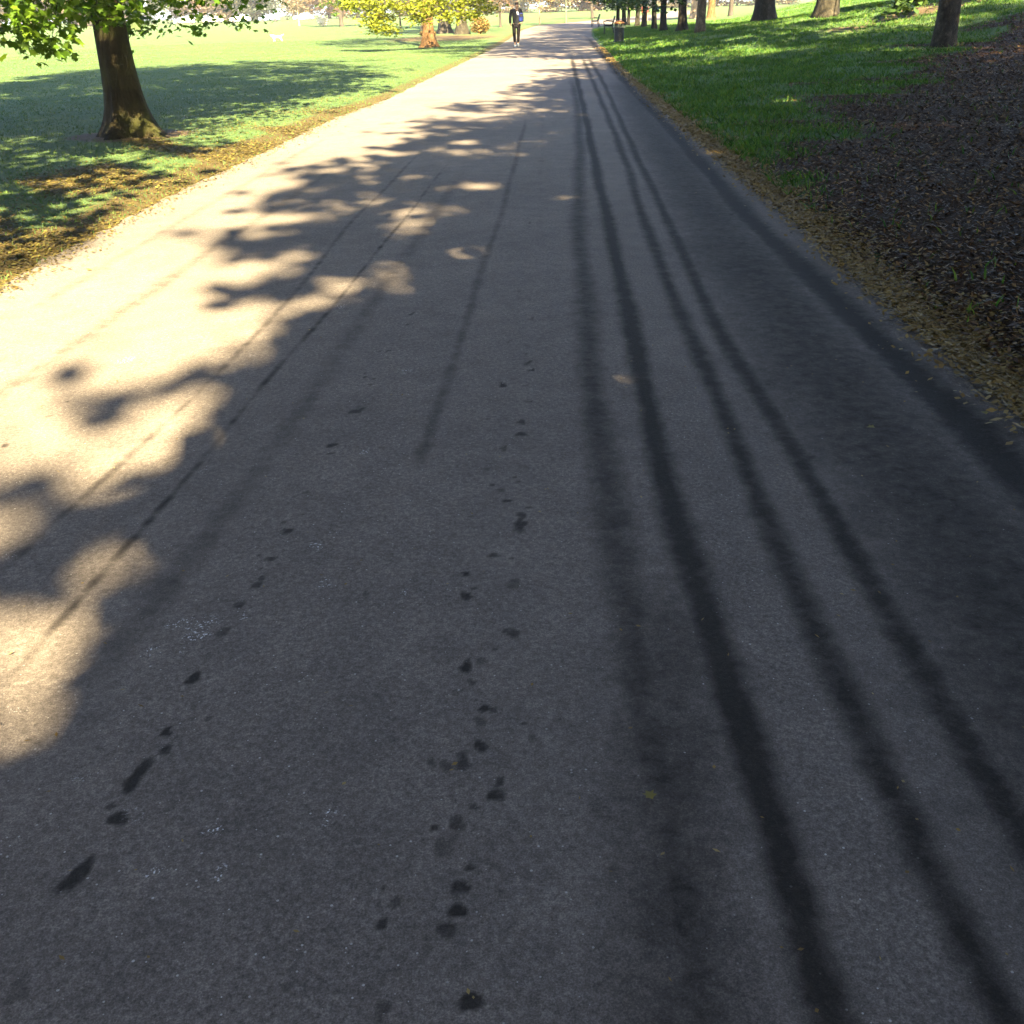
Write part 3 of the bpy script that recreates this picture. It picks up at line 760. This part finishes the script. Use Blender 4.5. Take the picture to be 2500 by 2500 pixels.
tree(LT, .235, 17.5, 3.0, 5.6, 300, 17000, .25, 'bark_dark', 'leaf_spring', 'large leafy tree with dark flared trunk on the left verge', name='tree', group='trees along the left verge',
     flare=1.05, nl=11, seed=11, seg=40, lump=.05, roots=6, gap=True, fine=np.concatenate([C1, C2, C3, C4]))
lt_root = bpy.data.objects['tree']
PD = np.concatenate([P1, P2, P3, P4])
PD = PD[prune_for_sun(PD, LT, zb)]
link('drooping_leaves', leaves_mesh('drooping_leaves', PD, .10, LOBE, .75), MAT['leaf_spring'], lt_root)

# -- yellow-leaved plane further along the lawn edge
T2P = (-3.01, 50.4); zb2 = float(gz(*T2P))
yl = [(-4.97, 47.0, 0.95), (-5.28, 47.0, 1.25), (-4.47, 47.0, 0.85), (-3.57, 47.0, 1.6), (-2.73, 47.0, 1.45), (-1.9, 47.0, 1.25), (-1.05, 47.0, 1.3), (-0.37, 47.3, 1.55), (-3.26, 47.0, 1.25), (-4.23, 47.0, 1.75), (-5.23, 47.0, 1.86), (-5.91, 47.0, 1.8), (-4.7, 47.5, 1.3), (-1.5, 47.5, 1.7), (-2.3, 47.2, 1.8), (-3.0, 47.2, 1.75), (-.8, 47.6, 1.85), (-5.0, 48, 1.6)]
P5, C5 = spray((T2P[0], T2P[1], zb2), yl, 4200, .27, 8)
tree(T2P, .24, 15, 2.2, 4.6, 220, 16000, .15, 'bark_orange', 'leaf_yellow', 'sunlit tree with yellow leaves and rough orange brown trunk', group='trees along the left verge',
     flare=.6, nl=9, seed=5, extra=(P5, C5), seg=24)

# -- trees on the right bank
bank = 'trees on the right bank'
HANG = [(12.69, 36.0, 1.35), (13.05, 36.0, 1.15), (13.33, 36.0, 1.4), (12.47, 36.0, 1.1), (13.44, 36.0, 1.6), (12.9, 36.2, 1.7), (13.1, 36.4, 2.0), (12.7, 36.6, 2.4)]      # low hanging twigs
tree((10.76, 27.1), .255, 20, 4.5, 6.3, 360, 25000, .27, 'bark_plane_dark', 'leaf_dark', 'nearest bank tree with mottled trunk at the mulch edge', group=bank, flare=.15, seed=21, off=(-2.2, 0))
tree((12.04, 41.3), .36, 18, 4, 5.5, 230, 12000, .27, 'bark_plane_dark', 'leaf_dark', 'bank tree with bare brown soil round its foot', group=bank, flare=.25, seed=22, extra=spray((12.04, 41.3, float(gz(12.04, 41.3))), HANG, 260, .16, 9))
tree((11.6, 49.0), .4, 18, 4, 5.5, 230, 12000, .27, 'bark_plane_dark', 'leaf_dark', 'dark mottled bank tree standing on top of the mound', group=bank, flare=.3, seed=23)
# unseen avenue trees: some inferred from their shade, others added to darken the path
shade = 'avenue trees shading the path'
sl = 'tall leafy unseen tree placed to throw dappled shade on the path'
A_ = tree((13.6, -2.0), .3, 17.5, 3.2, 4.9, 320, 22000, .27, 'bark_plane_dark', 'leaf_dark', sl, group=shade, flare=.4, seed=30, cl=.95)
for k, (ax, ay, ah, ar) in enumerate(((7.2, -3.2, 17.5, 5.3), (6.2, -11.2, 17.5, 5.3), (6.6, -7.5, 16.5, 5.2), (2.6, -19.5, 17.5, 5.2), (7.9, 2.6, 16, 4.6), (8.3, 9.6, 15.5, 4.4), (4.2, -15.5, 18, 5))):
    tree((ax, ay), .3, ah, 3.2, ar, 340, 23000, .28, 'bark_plane_dark', 'leaf_dark', sl, group=shade, flare=.4, seed=131 + k, cl=.95, gap=True, shell=.35)  # unseen; crowns pruned so their shadows leave the sunlit strip
for ax, ay, az, as_ in ((14.2, 10.5, 4.4, .92), (20.5, 5, 5.4, 1.1), (19.5, 31, 2.9, 1.0), (-9.5, -3, .7, 1.0),
                         (-12.5, -9, 3.9, 1.1), (-15.0, 4.0, 1.1, 1.1), (-14.5, -2.5, 4.8, 1.0), (14, -14, 1.2, 1.1), (-8.5, -13, 5.0, 1.05), (-5.5, -29, 1.5, 1.1), (9.5, -23, 3.3, 1.1)):  # left and rear copies added out of view to block sky light
    copy_tree(A_, (ax, ay), az, as_, sl, shade)
tree((-5.2, 3.0), .28, 15.5, 2.7, 3.5, 240, 14500, .24, 'bark_dark', 'leaf_dark', 'slender dense tree left of the viewer shading the verge and big trunk', group='small trees overhanging the path', flare=.4, seed=37, cl=.6, shell=.35, gap=True)
tree((-7.0, 10.2), .3, 19, 5.5, 4.4, 280, 20000, .26, 'bark_dark', 'leaf_dark', 'tall tree added left of the frame to close off the sky', group='small trees overhanging the path', flare=.4, seed=38, cl=.7, off=(.6, 0), gap=True)  # out-of-frame tree added to screen the path from the sky
for ox, oy, sd_ in ((4.6, -1.6, 35), (4.4, -6.2, 36)):
    tree((ox, oy), .14, 8.2, 2.9, 3.0, 170, 9000, .26, 'bark_plane_dark', 'leaf_dark', 'small low tree added beside the viewer to darken the near path', group='small trees overhanging the path', flare=.3, seed=sd_, off=(-.8, 0), gap=True)  # unseen low trees added to hide sky overhead and darken the near path

# -- dark row of trunks by the bend
row = 'dark trunks in a row by the bend'
def rowtree(i, pos, r, label, bark='bark_row'):
    return tree(pos, r, 15 + i % 3, 2.0 + (i % 2) * .4, 2.7, 70, 3000, .24, bark, 'leaf_dark', label, group=row, flare=.45, seed=41 + i, nl=7, seg=14, extra=spray((pos[0], pos[1], float(gz(*pos))), [(pos[0] + a, pos[1] - b, c) for a, b, c in ((-.9, .5, 1.9), (-1.6, .3, 1.75), (-.3, .9, 1.7), (.5, .6, 1.95), (-2.2, .2, 2.0), (-.5, .3, 1.35))], 420 if i > 2 else 120, .3, i))
rowtree(0, (8.69, 53.0), .195, 'thickest dark trunk of the row with leaning root foot')
rowtree(1, (8.57, 58.2), .16, 'dark trunk just left of the thickest one in the row')
rowtree(2, (8.88, 63.9), .14, 'slim dark trunk left of the small red sign')
rowtree(3, (9.19, 70.8), .16, 'right trunk of the close dark pair in the row')
rowtree(4, (9.35, 75.6), .14, 'left trunk of the close dark pair in the row')
rowtree(5, (9.34, 80.5), .10, 'thinnest dark trunk in the row right of the bin')
rowtree(6, (9.17, 81.8), .15, 'dark trunk rising just behind the litter bin')
rowtree(7, (8.92, 83.6), .13, 'trunk with low green sprigs rising behind the benches')
tree((8.19, 45.5), .185, 16, 3.5, 3.5, 90, 4500, .24, 'bark_plane', 'leaf_dark', 'pale mottled trunk at the right end of the row', group=row, flare=.25, seed=52, nl=7)
tree((18.2, 104.6), .33, 16, 4, 4, 80, 3500, .3, 'bark_pale', 'leaf_beige', 'sunlit beige trunk behind the pale mottled trunk', name='tree', group='far sunlit trees', flare=.4, seed=53)
tree((18.6, 98.5), .3, 16, 4, 4, 80, 3500, .3, 'bark_orange', 'leaf_beige', 'sunlit orange trunk seen over the mound', group='far sunlit trees', flare=.4, seed=54)
tree((20.0, 97.0), .2, 16, 4, 4, 80, 3500, .3, 'bark_grey', 'leaf_beige', 'grey trunk top showing over the crest of the mound', group='far sunlit trees', flare=.4, seed=55)

# -- old gnarled tree, shrub and stumps behind the yellow tree
tree((-2.3, 74), .32, 13, 3.0, 5, 120, 5000, .28, 'bark_plane_dark', 'leaf_yellow', 'old thick grey trunk beside the orange shrub', group='old trees behind the yellow tree', flare=.7, seed=61)
tree((-3.6, 78), .36, 13, 3.0, 4.5, 110, 4500, .28, 'bark_grey', 'leaf_yellow', 'grey trunk left of the thick old trunk', group='old trees behind the yellow tree', flare=.5, seed=62)
tree((-6.2, 97), .27, 14, 3.0, 4, 90, 3500, .3, 'bark_grey', 'leaf_spring', 'grey trunk just left of the orange brown trunk', group='old trees behind the yellow tree', flare=.4, seed=63)
def shrub(pos, r, h, mat, label, n=1500, name='shrub', ls=.12, group=None):
    z = float(gz(*pos))
    root = empty(name, (pos[0], pos[1], z), 0, label, 'shrub', group)
    rg = np.random.default_rng(int(abs(pos[0] * 91 + pos[1] * 7)))
    d = rg.normal(0, 1, (n, 3)); d /= np.linalg.norm(d, axis=1)[:, None]
    P = d * (.35 + .65 * rg.random(n) ** .5)[:, None] * np.array([r, r, h / 2]) * (1 + .2 * np.sin(d[:, 0:1] * 6) * np.cos(d[:, 1:2] * 5))
    P[:, 2] += h / 2
    P = P[P[:, 2] > .03]
    link('foliage', leaves_mesh('foliage', P, ls, QUAD, .8), MAT[mat], root)
    st = MB()
    for k in range(6):
        a = k * 1.05
        st.tube([(0, 0, -.05), (math.cos(a) * r * .3, math.sin(a) * r * .3, h * .4), (math.cos(a) * r * .6, math.sin(a) * r * .6, h * .75)], [.03, .02, .008], 5)
    st.build('stem', MAT['bark_grey'], root)
    return root
shrub((-1.05, 73.0), .62, 1.0, 'leaf_orange', 'orange leaved shrub beside the old thick trunk')
shrub((-4.1, 67.5), .5, .45, 'leaf_orange', 'low orange shrub in the shade behind the yellow tree', 500)
shrub((-20.9, 137), .75, 1.15, 'blossom', 'round white blossoming bush at the far lawn edge', 900, ls=.16)

# -- slim trees along the outer side of the bend and across the lawn
slim = 'slim trees across the lawn'
tree((.32, 95.5), .1, 6.5, 1.35, 2.4, 60, 2600, .16, 'bark_grey', 'leaf_copper', 'slim spreading cherry with low crooked branches left of the walker', group=slim, flare=.5, seed=71, lean=(0, 0), nl=9)
tree((3.94, 103.6), .065, 5.5, 1.2, 1.9, 40, 1300, .16, 'bark_pale', 'leaf_orange', 'thin sapling with orange leaves right of the walker', group=slim, flare=.4, seed=72, nl=6)
tree((11.08, 131), .18, 8, 2.1, 3.6, 80, 3000, .2, 'bark_grey', 'leaf_copper', 'copper leaved tree leaning beyond the benches', group=slim, flare=.4, seed=73, lean=(-.09, 0))
tree((-8.9, 105), .09, 8, 1.7, 2.4, 60, 2000, .2, 'bark_grey', 'leaf_spring', 'thin trunk in the open lawn behind the yellow tree', group=slim, flare=.3, seed=74)
tree((-17.5, 128.5), .22, 12, .9, 3.6, 110, 5500, .26, 'bark_grey', 'leaf_spring', 'dark green tree with a low crown far out on the lawn', group=slim, flare=.3, seed=75)
tree((-26.0, 150), .1, 7, 1.5, 2.5, 50, 2000, .24, 'bark_pale', 'leaf_beige', 'small beige tree on the far side of the lawn', group=slim, flare=.3, seed=76)

# -- far screen of trees beyond the lawn
names = {0: 'beige leafed tree in the far screen beyond the lawn', 1: 'grey green tree in the far screen beyond the lawn', 2: 'pinkish tree in the far screen beyond the lawn'}
first = {}
for i in range(52):
    k = [0, 1, 0, 2, 0][i % 5]
    px = -150 + i * 6.0 + random.uniform(-2, 2)
    py = 266 + random.uniform(-8, 22)
    if k not in first:
        first[k] = tree((px, py), .3, (13, 12, 11)[k], .1, 5.6, 130, 9000, .62, 'bark_grey', ('leaf_beige', 'leaf_grey', 'leaf_copper')[k], names[k], group='far screen of trees', seed=81 + k, nl=7, seg=10, cl=1.6)
    else:
        copy_tree(first[k], (px, py), random.random() * 6, random.uniform(.85, 1.25), names[k], 'far screen of trees')

# ------------------------------------------------------------------ parked cars beyond the lawn
def car(pos, rz, col, label):
    root = empty('parked_car', (pos[0], pos[1], float(gz(*pos))), rz, label, 'car', 'cars parked beyond the lawn')
    prof = [(-2.1, .35), (-2.12, .75), (-1.95, .92), (-1.0, .98), (-.45, 1.4), (.9, 1.45), (1.7, 1.0), (2.05, .9), (2.1, .4)]
    mb = MB()
    n = len(prof)
    v = []
    for sx, k in ((-.86, 0), (.86, 1)):
        for x, z in prof:
            ins = .14 if z > 1.1 else 0
            v.append((x, sx * (1 - ins / .86), z))
    f = [tuple(range(n)), tuple(reversed(range(n, 2 * n)))]
    for i in range(n):
        j = (i + 1) % n
        f.append((j, i, n + i, n + j))
    mb.add(v, f)
    mb.build('body', col, root)
    g = MB()
    for s in (-1, 1):
        g.box((.2, s * .80, 1.19), (1.5, .06, .3), None)
    g.box((-.74, 0, 1.2), (.05, 1.25, .36), Matrix.Rotation(-.9, 3, 'Y'))
    g.box((1.32, 0, 1.24), (.05, 1.25, .36), Matrix.Rotation(.95, 3, 'Y'))
    g.build('window', MAT['glass'], root)
    for x in (-1.3, 1.3):
        for s in (-1, 1):
            w = MB()
            w.tube([(x, s * .72, .32), (x, s * .9, .32)], .32, 16)
            w.build('wheel', MAT['rubber'], root)
    return root
MAT['glass'] = simple('car_glass', (.03, .035, .04), .1)
MAT['rubber'] = simple('rubber', (.02, .02, .02), .8)
MAT['white_paint'] = simple('white_paint', (.75, .75, .75), .3)
MAT['silver_paint'] = simple('silver_paint', (.3, .32, .34), .3)
MAT['blue_paint'] = simple('blue_paint', (.12, .18, .28), .3)
car((-64.5, 236), .15, MAT['white_paint'], 'leftmost of the white parked cars beyond the lawn')
car((-58.5, 236), .05, MAT['silver_paint'], 'silver parked car between white cars beyond the lawn')
car((-53.0, 236), .0, MAT['white_paint'], 'middle white parked car beyond the lawn')
car((-47.0, 236), .1, MAT['blue_paint'], 'blue parked car beyond the lawn')
car((-40.0, 237), .1, MAT['white_paint'], 'rightmost of the white parked cars beyond the lawn')

# ------------------------------------------------------------------ litter bin
MAT['bin'] = simple('bin_black', (.005, .008, .008), .5, 0, .15, 12, .2)
MAT['bin_rim'] = simple('bin_rim', (.025, .032, .028), .5, 0, .15, 12, .2)
MAT['bin_lid'] = simple('bin_lid', (.32, .13, .035), .6)
MAT['bin_badge'] = simple('bin_badge', (.05, .055, .05), .6, 0, .1, 12, .1)
bx, by = 5.1, 47.2
root = empty('litter_bin', (bx, by, float(gz(bx, by)) - .01), 0, 'black round litter bin with orange lid and pale badge', 'bin')
b = MB(); b.lathe([(.235, 0), (.24, .05), (.215, .07), (.205, .09), (.21, .55), (.215, .56)], 28); b.build('body', MAT['bin'], root)
b = MB(); b.lathe([(.2, .561), (.27, .57), (.275, .61), (.235, .625), (.2, .63)], 28); b.build('rim', MAT['bin_rim'], root)
for k in range(6):
    a = k * math.pi / 3 + .3
    b = MB(); b.box((.19 * math.cos(a), .19 * math.sin(a), .69), (.035, .035, .13)); b.build('post', MAT['bin_rim'], root)
b = MB(); b.lathe([(.215, .75), (.225, .765), (.21, .79), (.15, .835), (.07, .86), (.01, .865)], 28); b.build('lid', MAT['bin_lid'], root)
b = MB()
for k in range(16):      # ring badge on the curved front, facing the path and viewer
    pass
rb = Matrix.Rotation(R(-12), 3, 'Z')
ring = []
for k in range(21):
    th = 2 * math.pi * k / 20
    px, pz = .07 * math.cos(th), .07 * math.sin(th)
    ring.append(rb @ Vector((px + .04, -math.sqrt(.215 ** 2 - (px + .04) ** 2), .34 + pz)))
b.tube(ring, .009, 6)
b.tube([rb @ Vector((.0, -.214, .30)), rb @ Vector((.04, -.212, .35)), rb @ Vector((.08, -.202, .38))], .014, 6)
b.build('badge', MAT['bin_badge'], root)

# ------------------------------------------------------------------ park benches
MAT['bench_iron'] = simple('bench_iron', (.006, .007, .008), .5, 0, .15, 12, .2)
MAT['bench_wood'] = simple('bench_wood', (.016, .015, .015), .55, 0, .25, 30, .3)
def bench(pos, rz, label):
    root = empty('park_bench', (pos[0], pos[1], float(gz(*pos))), rz, label, 'bench', 'dark benches by the bend')
    # local: seat faces -x, length along y
    for s in (-.8, .8):
        m = MB()
        m.tube([(-.28, s, 0), (-.25, s, .2), (-.27, s, .42)], .028, 8)
        m.tube([(.26, s, 0), (.2, s, .22), (.16, s, .42), (.3, s, .86)], .028, 8)
        m.tube([(-.27, s, .42), (0, s, .40), (.16, s, .42)], .026, 8)
        m.tube([(-.27, s, .42), (-.3, s, .62), (-.12, s, .65), (.22, s, .62)], .022, 8)
        m.build('end_frame', MAT['bench_iron'], root)
    m = MB()
    for k in range(5): m.box((-.25 + k * .098, 0, .445), (.085, 1.72, .035), None, .006)
    m.build('seat', MAT['bench_wood'], root)
    m = MB()
    for k in range(5):
        m.box((.165 + k * .032, 0, .5 + k * .088), (.03, 1.72, .075), Matrix.Rotation(.34, 3, 'Y'), .006)
    m.build('backrest', MAT['bench_wood'], root)
    return root
bench((6.15, 62.0), R(-5), 'nearer dark park bench just behind the litter bin')
bench((7.55, 86.5), R(-8), 'farther dark park bench at the bend of the path')

# ------------------------------------------------------------------ lamp post and red sign
MAT['post_green'] = simple('post_green', (.045, .055, .035), .5)
MAT['lamp_glass'] = simple('lamp_glass', (.5, .5, .47), .2)
root = empty('lamp_post', (6.6, 108, float(gz(6.6, 108))), 0, 'slender green lamp post on the lawn past the walker', 'lamp post')
b = MB(); b.lathe([(.13, 0), (.13, .5), (.1, .55), (.085, 1.0), (.055, 1.1), (.045, 3.4), (.07, 3.42), (.04, 3.5)], 14); b.build('pole', MAT['post_green'], root)
b = MB(); b.lathe([(.09, 3.52), (.19, 3.9), (.16, 3.95)], 12); b.build('lantern', MAT['lamp_glass'], root)
b = MB(); b.lathe([(.2, 3.955), (.12, 4.1), (.03, 4.2)], 12); b.build('cap', MAT['post_green'], root)
MAT['red'] = simple('sign_red', (.35, .05, .03), .5)
MAT['post_wood'] = simple('post_wood', (.25, .18, .09), .7)
sx, sy = 13.6, 104.0
root = empty('park_sign', (sx, sy, float(gz(sx, sy))), .1, 'small red sign board seen between dark trunks', 'sign')
b = MB(); b.box((0, 0, .95), (.62, .03, .5), None, .008); b.build('board', MAT['red'], root)
for s in (-.22, .22):
    b = MB(); b.box((s, .045, .55), (.06, .05, 1.16), None, .006); b.build('post', MAT['post_wood'], root)

# ------------------------------------------------------------------ the walker
MAT['skin'] = simple('skin', (.26, .15, .09), .55, 0, .05)
MAT['jacket'] = simple('jacket', (.012, .013, .016), .9, 0, .2, 25, .1)
MAT['blue'] = simple('blue_cloth', (.012, .022, .12), .8, 0, .2, 25, .1)
MAT['trousers'] = simple('trousers', (.006, .005, .006), .9, 0, .2, 25, .1)
MAT['shoe'] = simple('shoe', (.3, .34, .34), .6, 0, .25, 25)
MAT['white_cloth'] = simple('white_cloth', (.75, .75, .75), .8, 0, .05)
MAT['hair'] = simple('hair', (.03, .02, .012), .7, 0, .2, 40)

def skin(name, joints, edges, mat, parent, sub=2, root=0):
    me = bpy.data.meshes.new(name)
    me.from_pydata([j[:3] for j in joints], edges, [])
    o = bpy.data.objects.new(name, me); COL.objects.link(o); o.parent = parent
    o.modifiers.new('skin', 'SKIN').use_smooth_shade = True
    sv = me.skin_vertices[0].data
    for k, j in enumerate(joints):
        r_ = j[3] if len(j) > 3 else .05
        sv[k].radius = (r_, j[4] if len(j) > 4 else r_)
        sv[k].use_root = (k == root)
    ss = o.modifiers.new('sub', 'SUBSURF'); ss.levels = sub; ss.render_levels = sub
    dg = bpy.context.evaluated_depsgraph_get()
    m2 = bpy.data.meshes.new_from_object(o.evaluated_get(dg))
    o.modifiers.clear(); o.data = m2; m2.name = name
    m2.materials.clear(); m2.materials.append(mat)
    m2.polygons.foreach_set('use_smooth', np.ones(len(m2.polygons), dtype=bool))
    return o

wx, wy = .83, 48.2
wz = float(.004 + .03)
P_ = empty('person', (wx, wy, wz), R(6), 'person in dark jacket and trousers walking along the path with a blue bag', 'person')
# local: faces -y (towards the viewer), x to the viewer's right; head bowed
bj = [(0, 0, .86, .13, .1), (0, .0, 1.02, .12, .09), (0, .0, 1.22, .15, .1), (.01, -.01, 1.36, .13, .09), (.02, -.05, 1.45, .05), (.03, -.07, 1.5, .06),
      (.03, -.09, 1.56, .085, .095), (.03, -.1, 1.63, .07, .085),
      (-.1, .0, .82, .085), (-.1, -.06, .47, .058), (-.085, -.14, .1, .04), (-.085, -.22, .05, .035),
      (.1, .0, .82, .085), (.09, .03, .47, .058), (.075, .14, .11, .04), (.075, .08, .06, .035),
      (-.19, .01, 1.37, .06), (-.25, .02, 1.1, .045), (-.25, -.04, .87, .035), (-.25, -.06, .77, .038, .02), (-.25, -.07, .70, .012),
      (.2, .01, 1.36, .06), (.27, .03, 1.1, .045), (.24, -.13, .93, .035), (.2, -.2, .88, .036, .02), (.16, -.23, .86, .012)]
be = [(0, 1), (1, 2), (2, 3), (3, 4), (4, 5), (5, 6), (6, 7), (0, 8), (8, 9), (9, 10), (10, 11), (0, 12), (12, 13), (13, 14), (14, 15), (3, 16), (16, 17), (17, 18), (18, 19), (19, 20), (3, 21), (21, 22), (22, 23), (23, 24), (24, 25)]
skin('body', bj, be, MAT['skin'], P_)
jj = [(0, 0, .8, .17, .13), (0, .0, 1.02, .165, .125), (0, .0, 1.24, .18, .13), (.01, -.01, 1.38, .14, .105), (.015, -.03, 1.43, .075),
      (-.19, .01, 1.38, .085), (-.255, .02, 1.1, .068), (-.255, -.04, .88, .055), (.2, .01, 1.37, .085), (.275, .03, 1.1, .068), (.245, -.13, .94, .055)]
je = [(0, 1), (1, 2), (2, 3), (3, 4), (3, 5), (5, 6), (6, 7), (3, 8), (8, 9), (9, 10)]
skin('jacket', jj, je, MAT['jacket'], P_)
tj = [(0, 0, .88, .145, .12), (-.1, .0, .8, .1), (-.1, -.06, .47, .075), (-.087, -.13, .14, .06), (.1, .0, .8, .1), (.09, .03, .47, .075), (.077, .13, .15, .06)]
skin('trousers', tj, [(0, 1), (1, 2), (2, 3), (0, 4), (4, 5), (5, 6)], MAT['trousers'], P_)
for px, py, pz, d in ((-.086, -.15, 0, -1), (.076, .12, .015, -1)):
    m = MB()
    for zz, (a, c_) in ((.0, (.046, .14)),): pass
    m.lathe([(.05, 0), (.052, .03), (.047, .07), (.04, .11)], 14)
    v = []
    for p in m.v: v.append((px + p[0], py + (p[1] * (2.6 if p[1] < 0 else 1.3)) * (1 if p[2] < .08 else .6), pz + p[2] * (.75 if p[1] < -.03 else 1)))
    m.v = v
    m.build('shoe', MAT['shoe'], P_, True)
m = MB()
m.lathe([(.04, .1), (.085, .07), (.1, .03), (.098, -.01), (.09, -.035)], 16)
m.v = [(.03 + p[0] * .9, -.075 + p[1] + .02, 1.61 + p[2] - max(0, -p[1] - .02) * -.3) for p in m.v]
m.build('hair', MAT['hair'], P_, True)
m = MB(); m.box((.05, -.142, 1.29), (.06, .012, .13), Matrix.Rotation(-.25, 3, 'Y'), .004); m.build('chest_patch', MAT['white_cloth'], P_)
m = MB(); m.tube([(.0, -.06, 1.43), (.09, -.135, 1.25), (.15, -.13, 1.1)], .016, 6); m.build('strap', MAT['blue'], P_)
bagr = empty('shoulder_bag', (wx + .21, wy - .1, wz + 1.0), R(6), 'blue bag hanging at the walking person\'s side', 'bag')
m = MB(); m.box((0, 0, .12), (.17, .13, .36), Matrix.Rotation(.12, 3, 'Y'), .04); m.build('pouch', MAT['blue'], bagr)
m = MB(); m.box((0, -.072, .2), (.14, .015, .12), Matrix.Rotation(.12, 3, 'Y'), .005); m.build('flap', MAT['jacket'], bagr)

# ------------------------------------------------------------------ small white dog on the lawn
MAT['dog'] = simple('dog_white', (.68, .66, .6), .9, 0, .12, 20)
MAT['dog_dark'] = simple('dog_dark', (.03, .025, .02), .8)
dx, dy = -13.4, 69.0
D = empty('dog', (dx, dy, float(gz(dx, dy)) + .005), R(4), 'small white dog with a dark head trotting on the lawn', 'dog')
dj = [(.18, 0, .27, .075), (-.02, 0, .265, .08), (-.2, 0, .28, .09), (-.3, 0, .34, .055), (-.37, 0, .37, .06), (-.46, 0, .345, .03),
      (-.2, .05, .17, .035), (-.24, .05, .02, .018), (-.19, -.05, .17, .035), (-.13, -.05, .02, .018),
      (.2, .05, .2, .05), (.16, .05, .13, .03), (.25, .05, .09, .02), (.23, .05, .02, .018), (.2, -.05, .2, .05), (.24, -.05, .13, .03), (.32, -.05, .09, .02), (.3, -.05, .02, .018),
      (.27, 0, .31, .03), (.37, 0, .37, .018), (.43, 0, .41, .01)]
de = [(0, 1), (1, 2), (2, 3), (3, 4), (4, 5), (2, 6), (6, 7), (2, 8), (8, 9), (0, 10), (10, 11), (11, 12), (12, 13), (0, 14), (14, 15), (15, 16), (16, 17), (0, 18), (18, 19), (19, 20)]
skin('body', dj, de, MAT['dog'], D)
skin('head_patch', [(-.355, 0, .375, .066), (-.41, 0, .36, .05), (-.47, 0, .343, .034)], [(0, 1), (1, 2)], MAT['dog_dark'], D)
for s in (-1, 1):
    m = MB(); m.tube([(-.35, s * .045, .42), (-.34, s * .065, .45), (-.35, s * .075, .40)], [.02, .022, .006], 6); m.build('ear', MAT['dog_dark'], D)

# ------------------------------------------------------------------ fallen leaves lying on the asphalt
MAT['yellow_leaf'] = simple('yellow_leaf', (.12, .10, .02), .8)
def fallen(pos, s, rz, label):
    v = [(p[0] * s, p[1] * s, .006 + abs(p[0]) * s * .35) for p in LOBE]
    me = bpy.data.meshes.new('fallen_leaf'); me.from_pydata(v, [], [tuple(range(len(v)))])
    o = link('fallen_leaf', me, MAT['yellow_leaf'])
    o.location = (pos[0], pos[1], .042); o.rotation_euler = (0, 0, rz)
    return tag(o, label, 'leaf', 'yellow leaves on the road')
fallen((.28, 1.73), .03, .4, 'crumpled olive leaf on the dark asphalt nearest the viewer')
fallen((1.446, 3.81), .035, 1.4, 'small yellow leaf on the road left of the gutter stain')
fallen((1.95, 3.93), .035, .2, 'small yellow leaf in the strip beyond the gutter stain')

# ------------------------------------------------------------------ thin volume added to imitate the overexposed glow of the distance
m, n, l, out = new_mat('far_glow')
v = n.new('ShaderNodeVolumePrincipled')
v.inputs['Color'].default_value = (.95, .96, 1, 1)
v.inputs['Density'].default_value = .0003
v.inputs['Anisotropy'].default_value = .2
l.new(v.outputs[0], out.inputs['Volume'])
hz = MB(); hz.box((0, 200, 11), (760, 560, 25))
tag(hz.build('far_glow', m), kind='stuff')
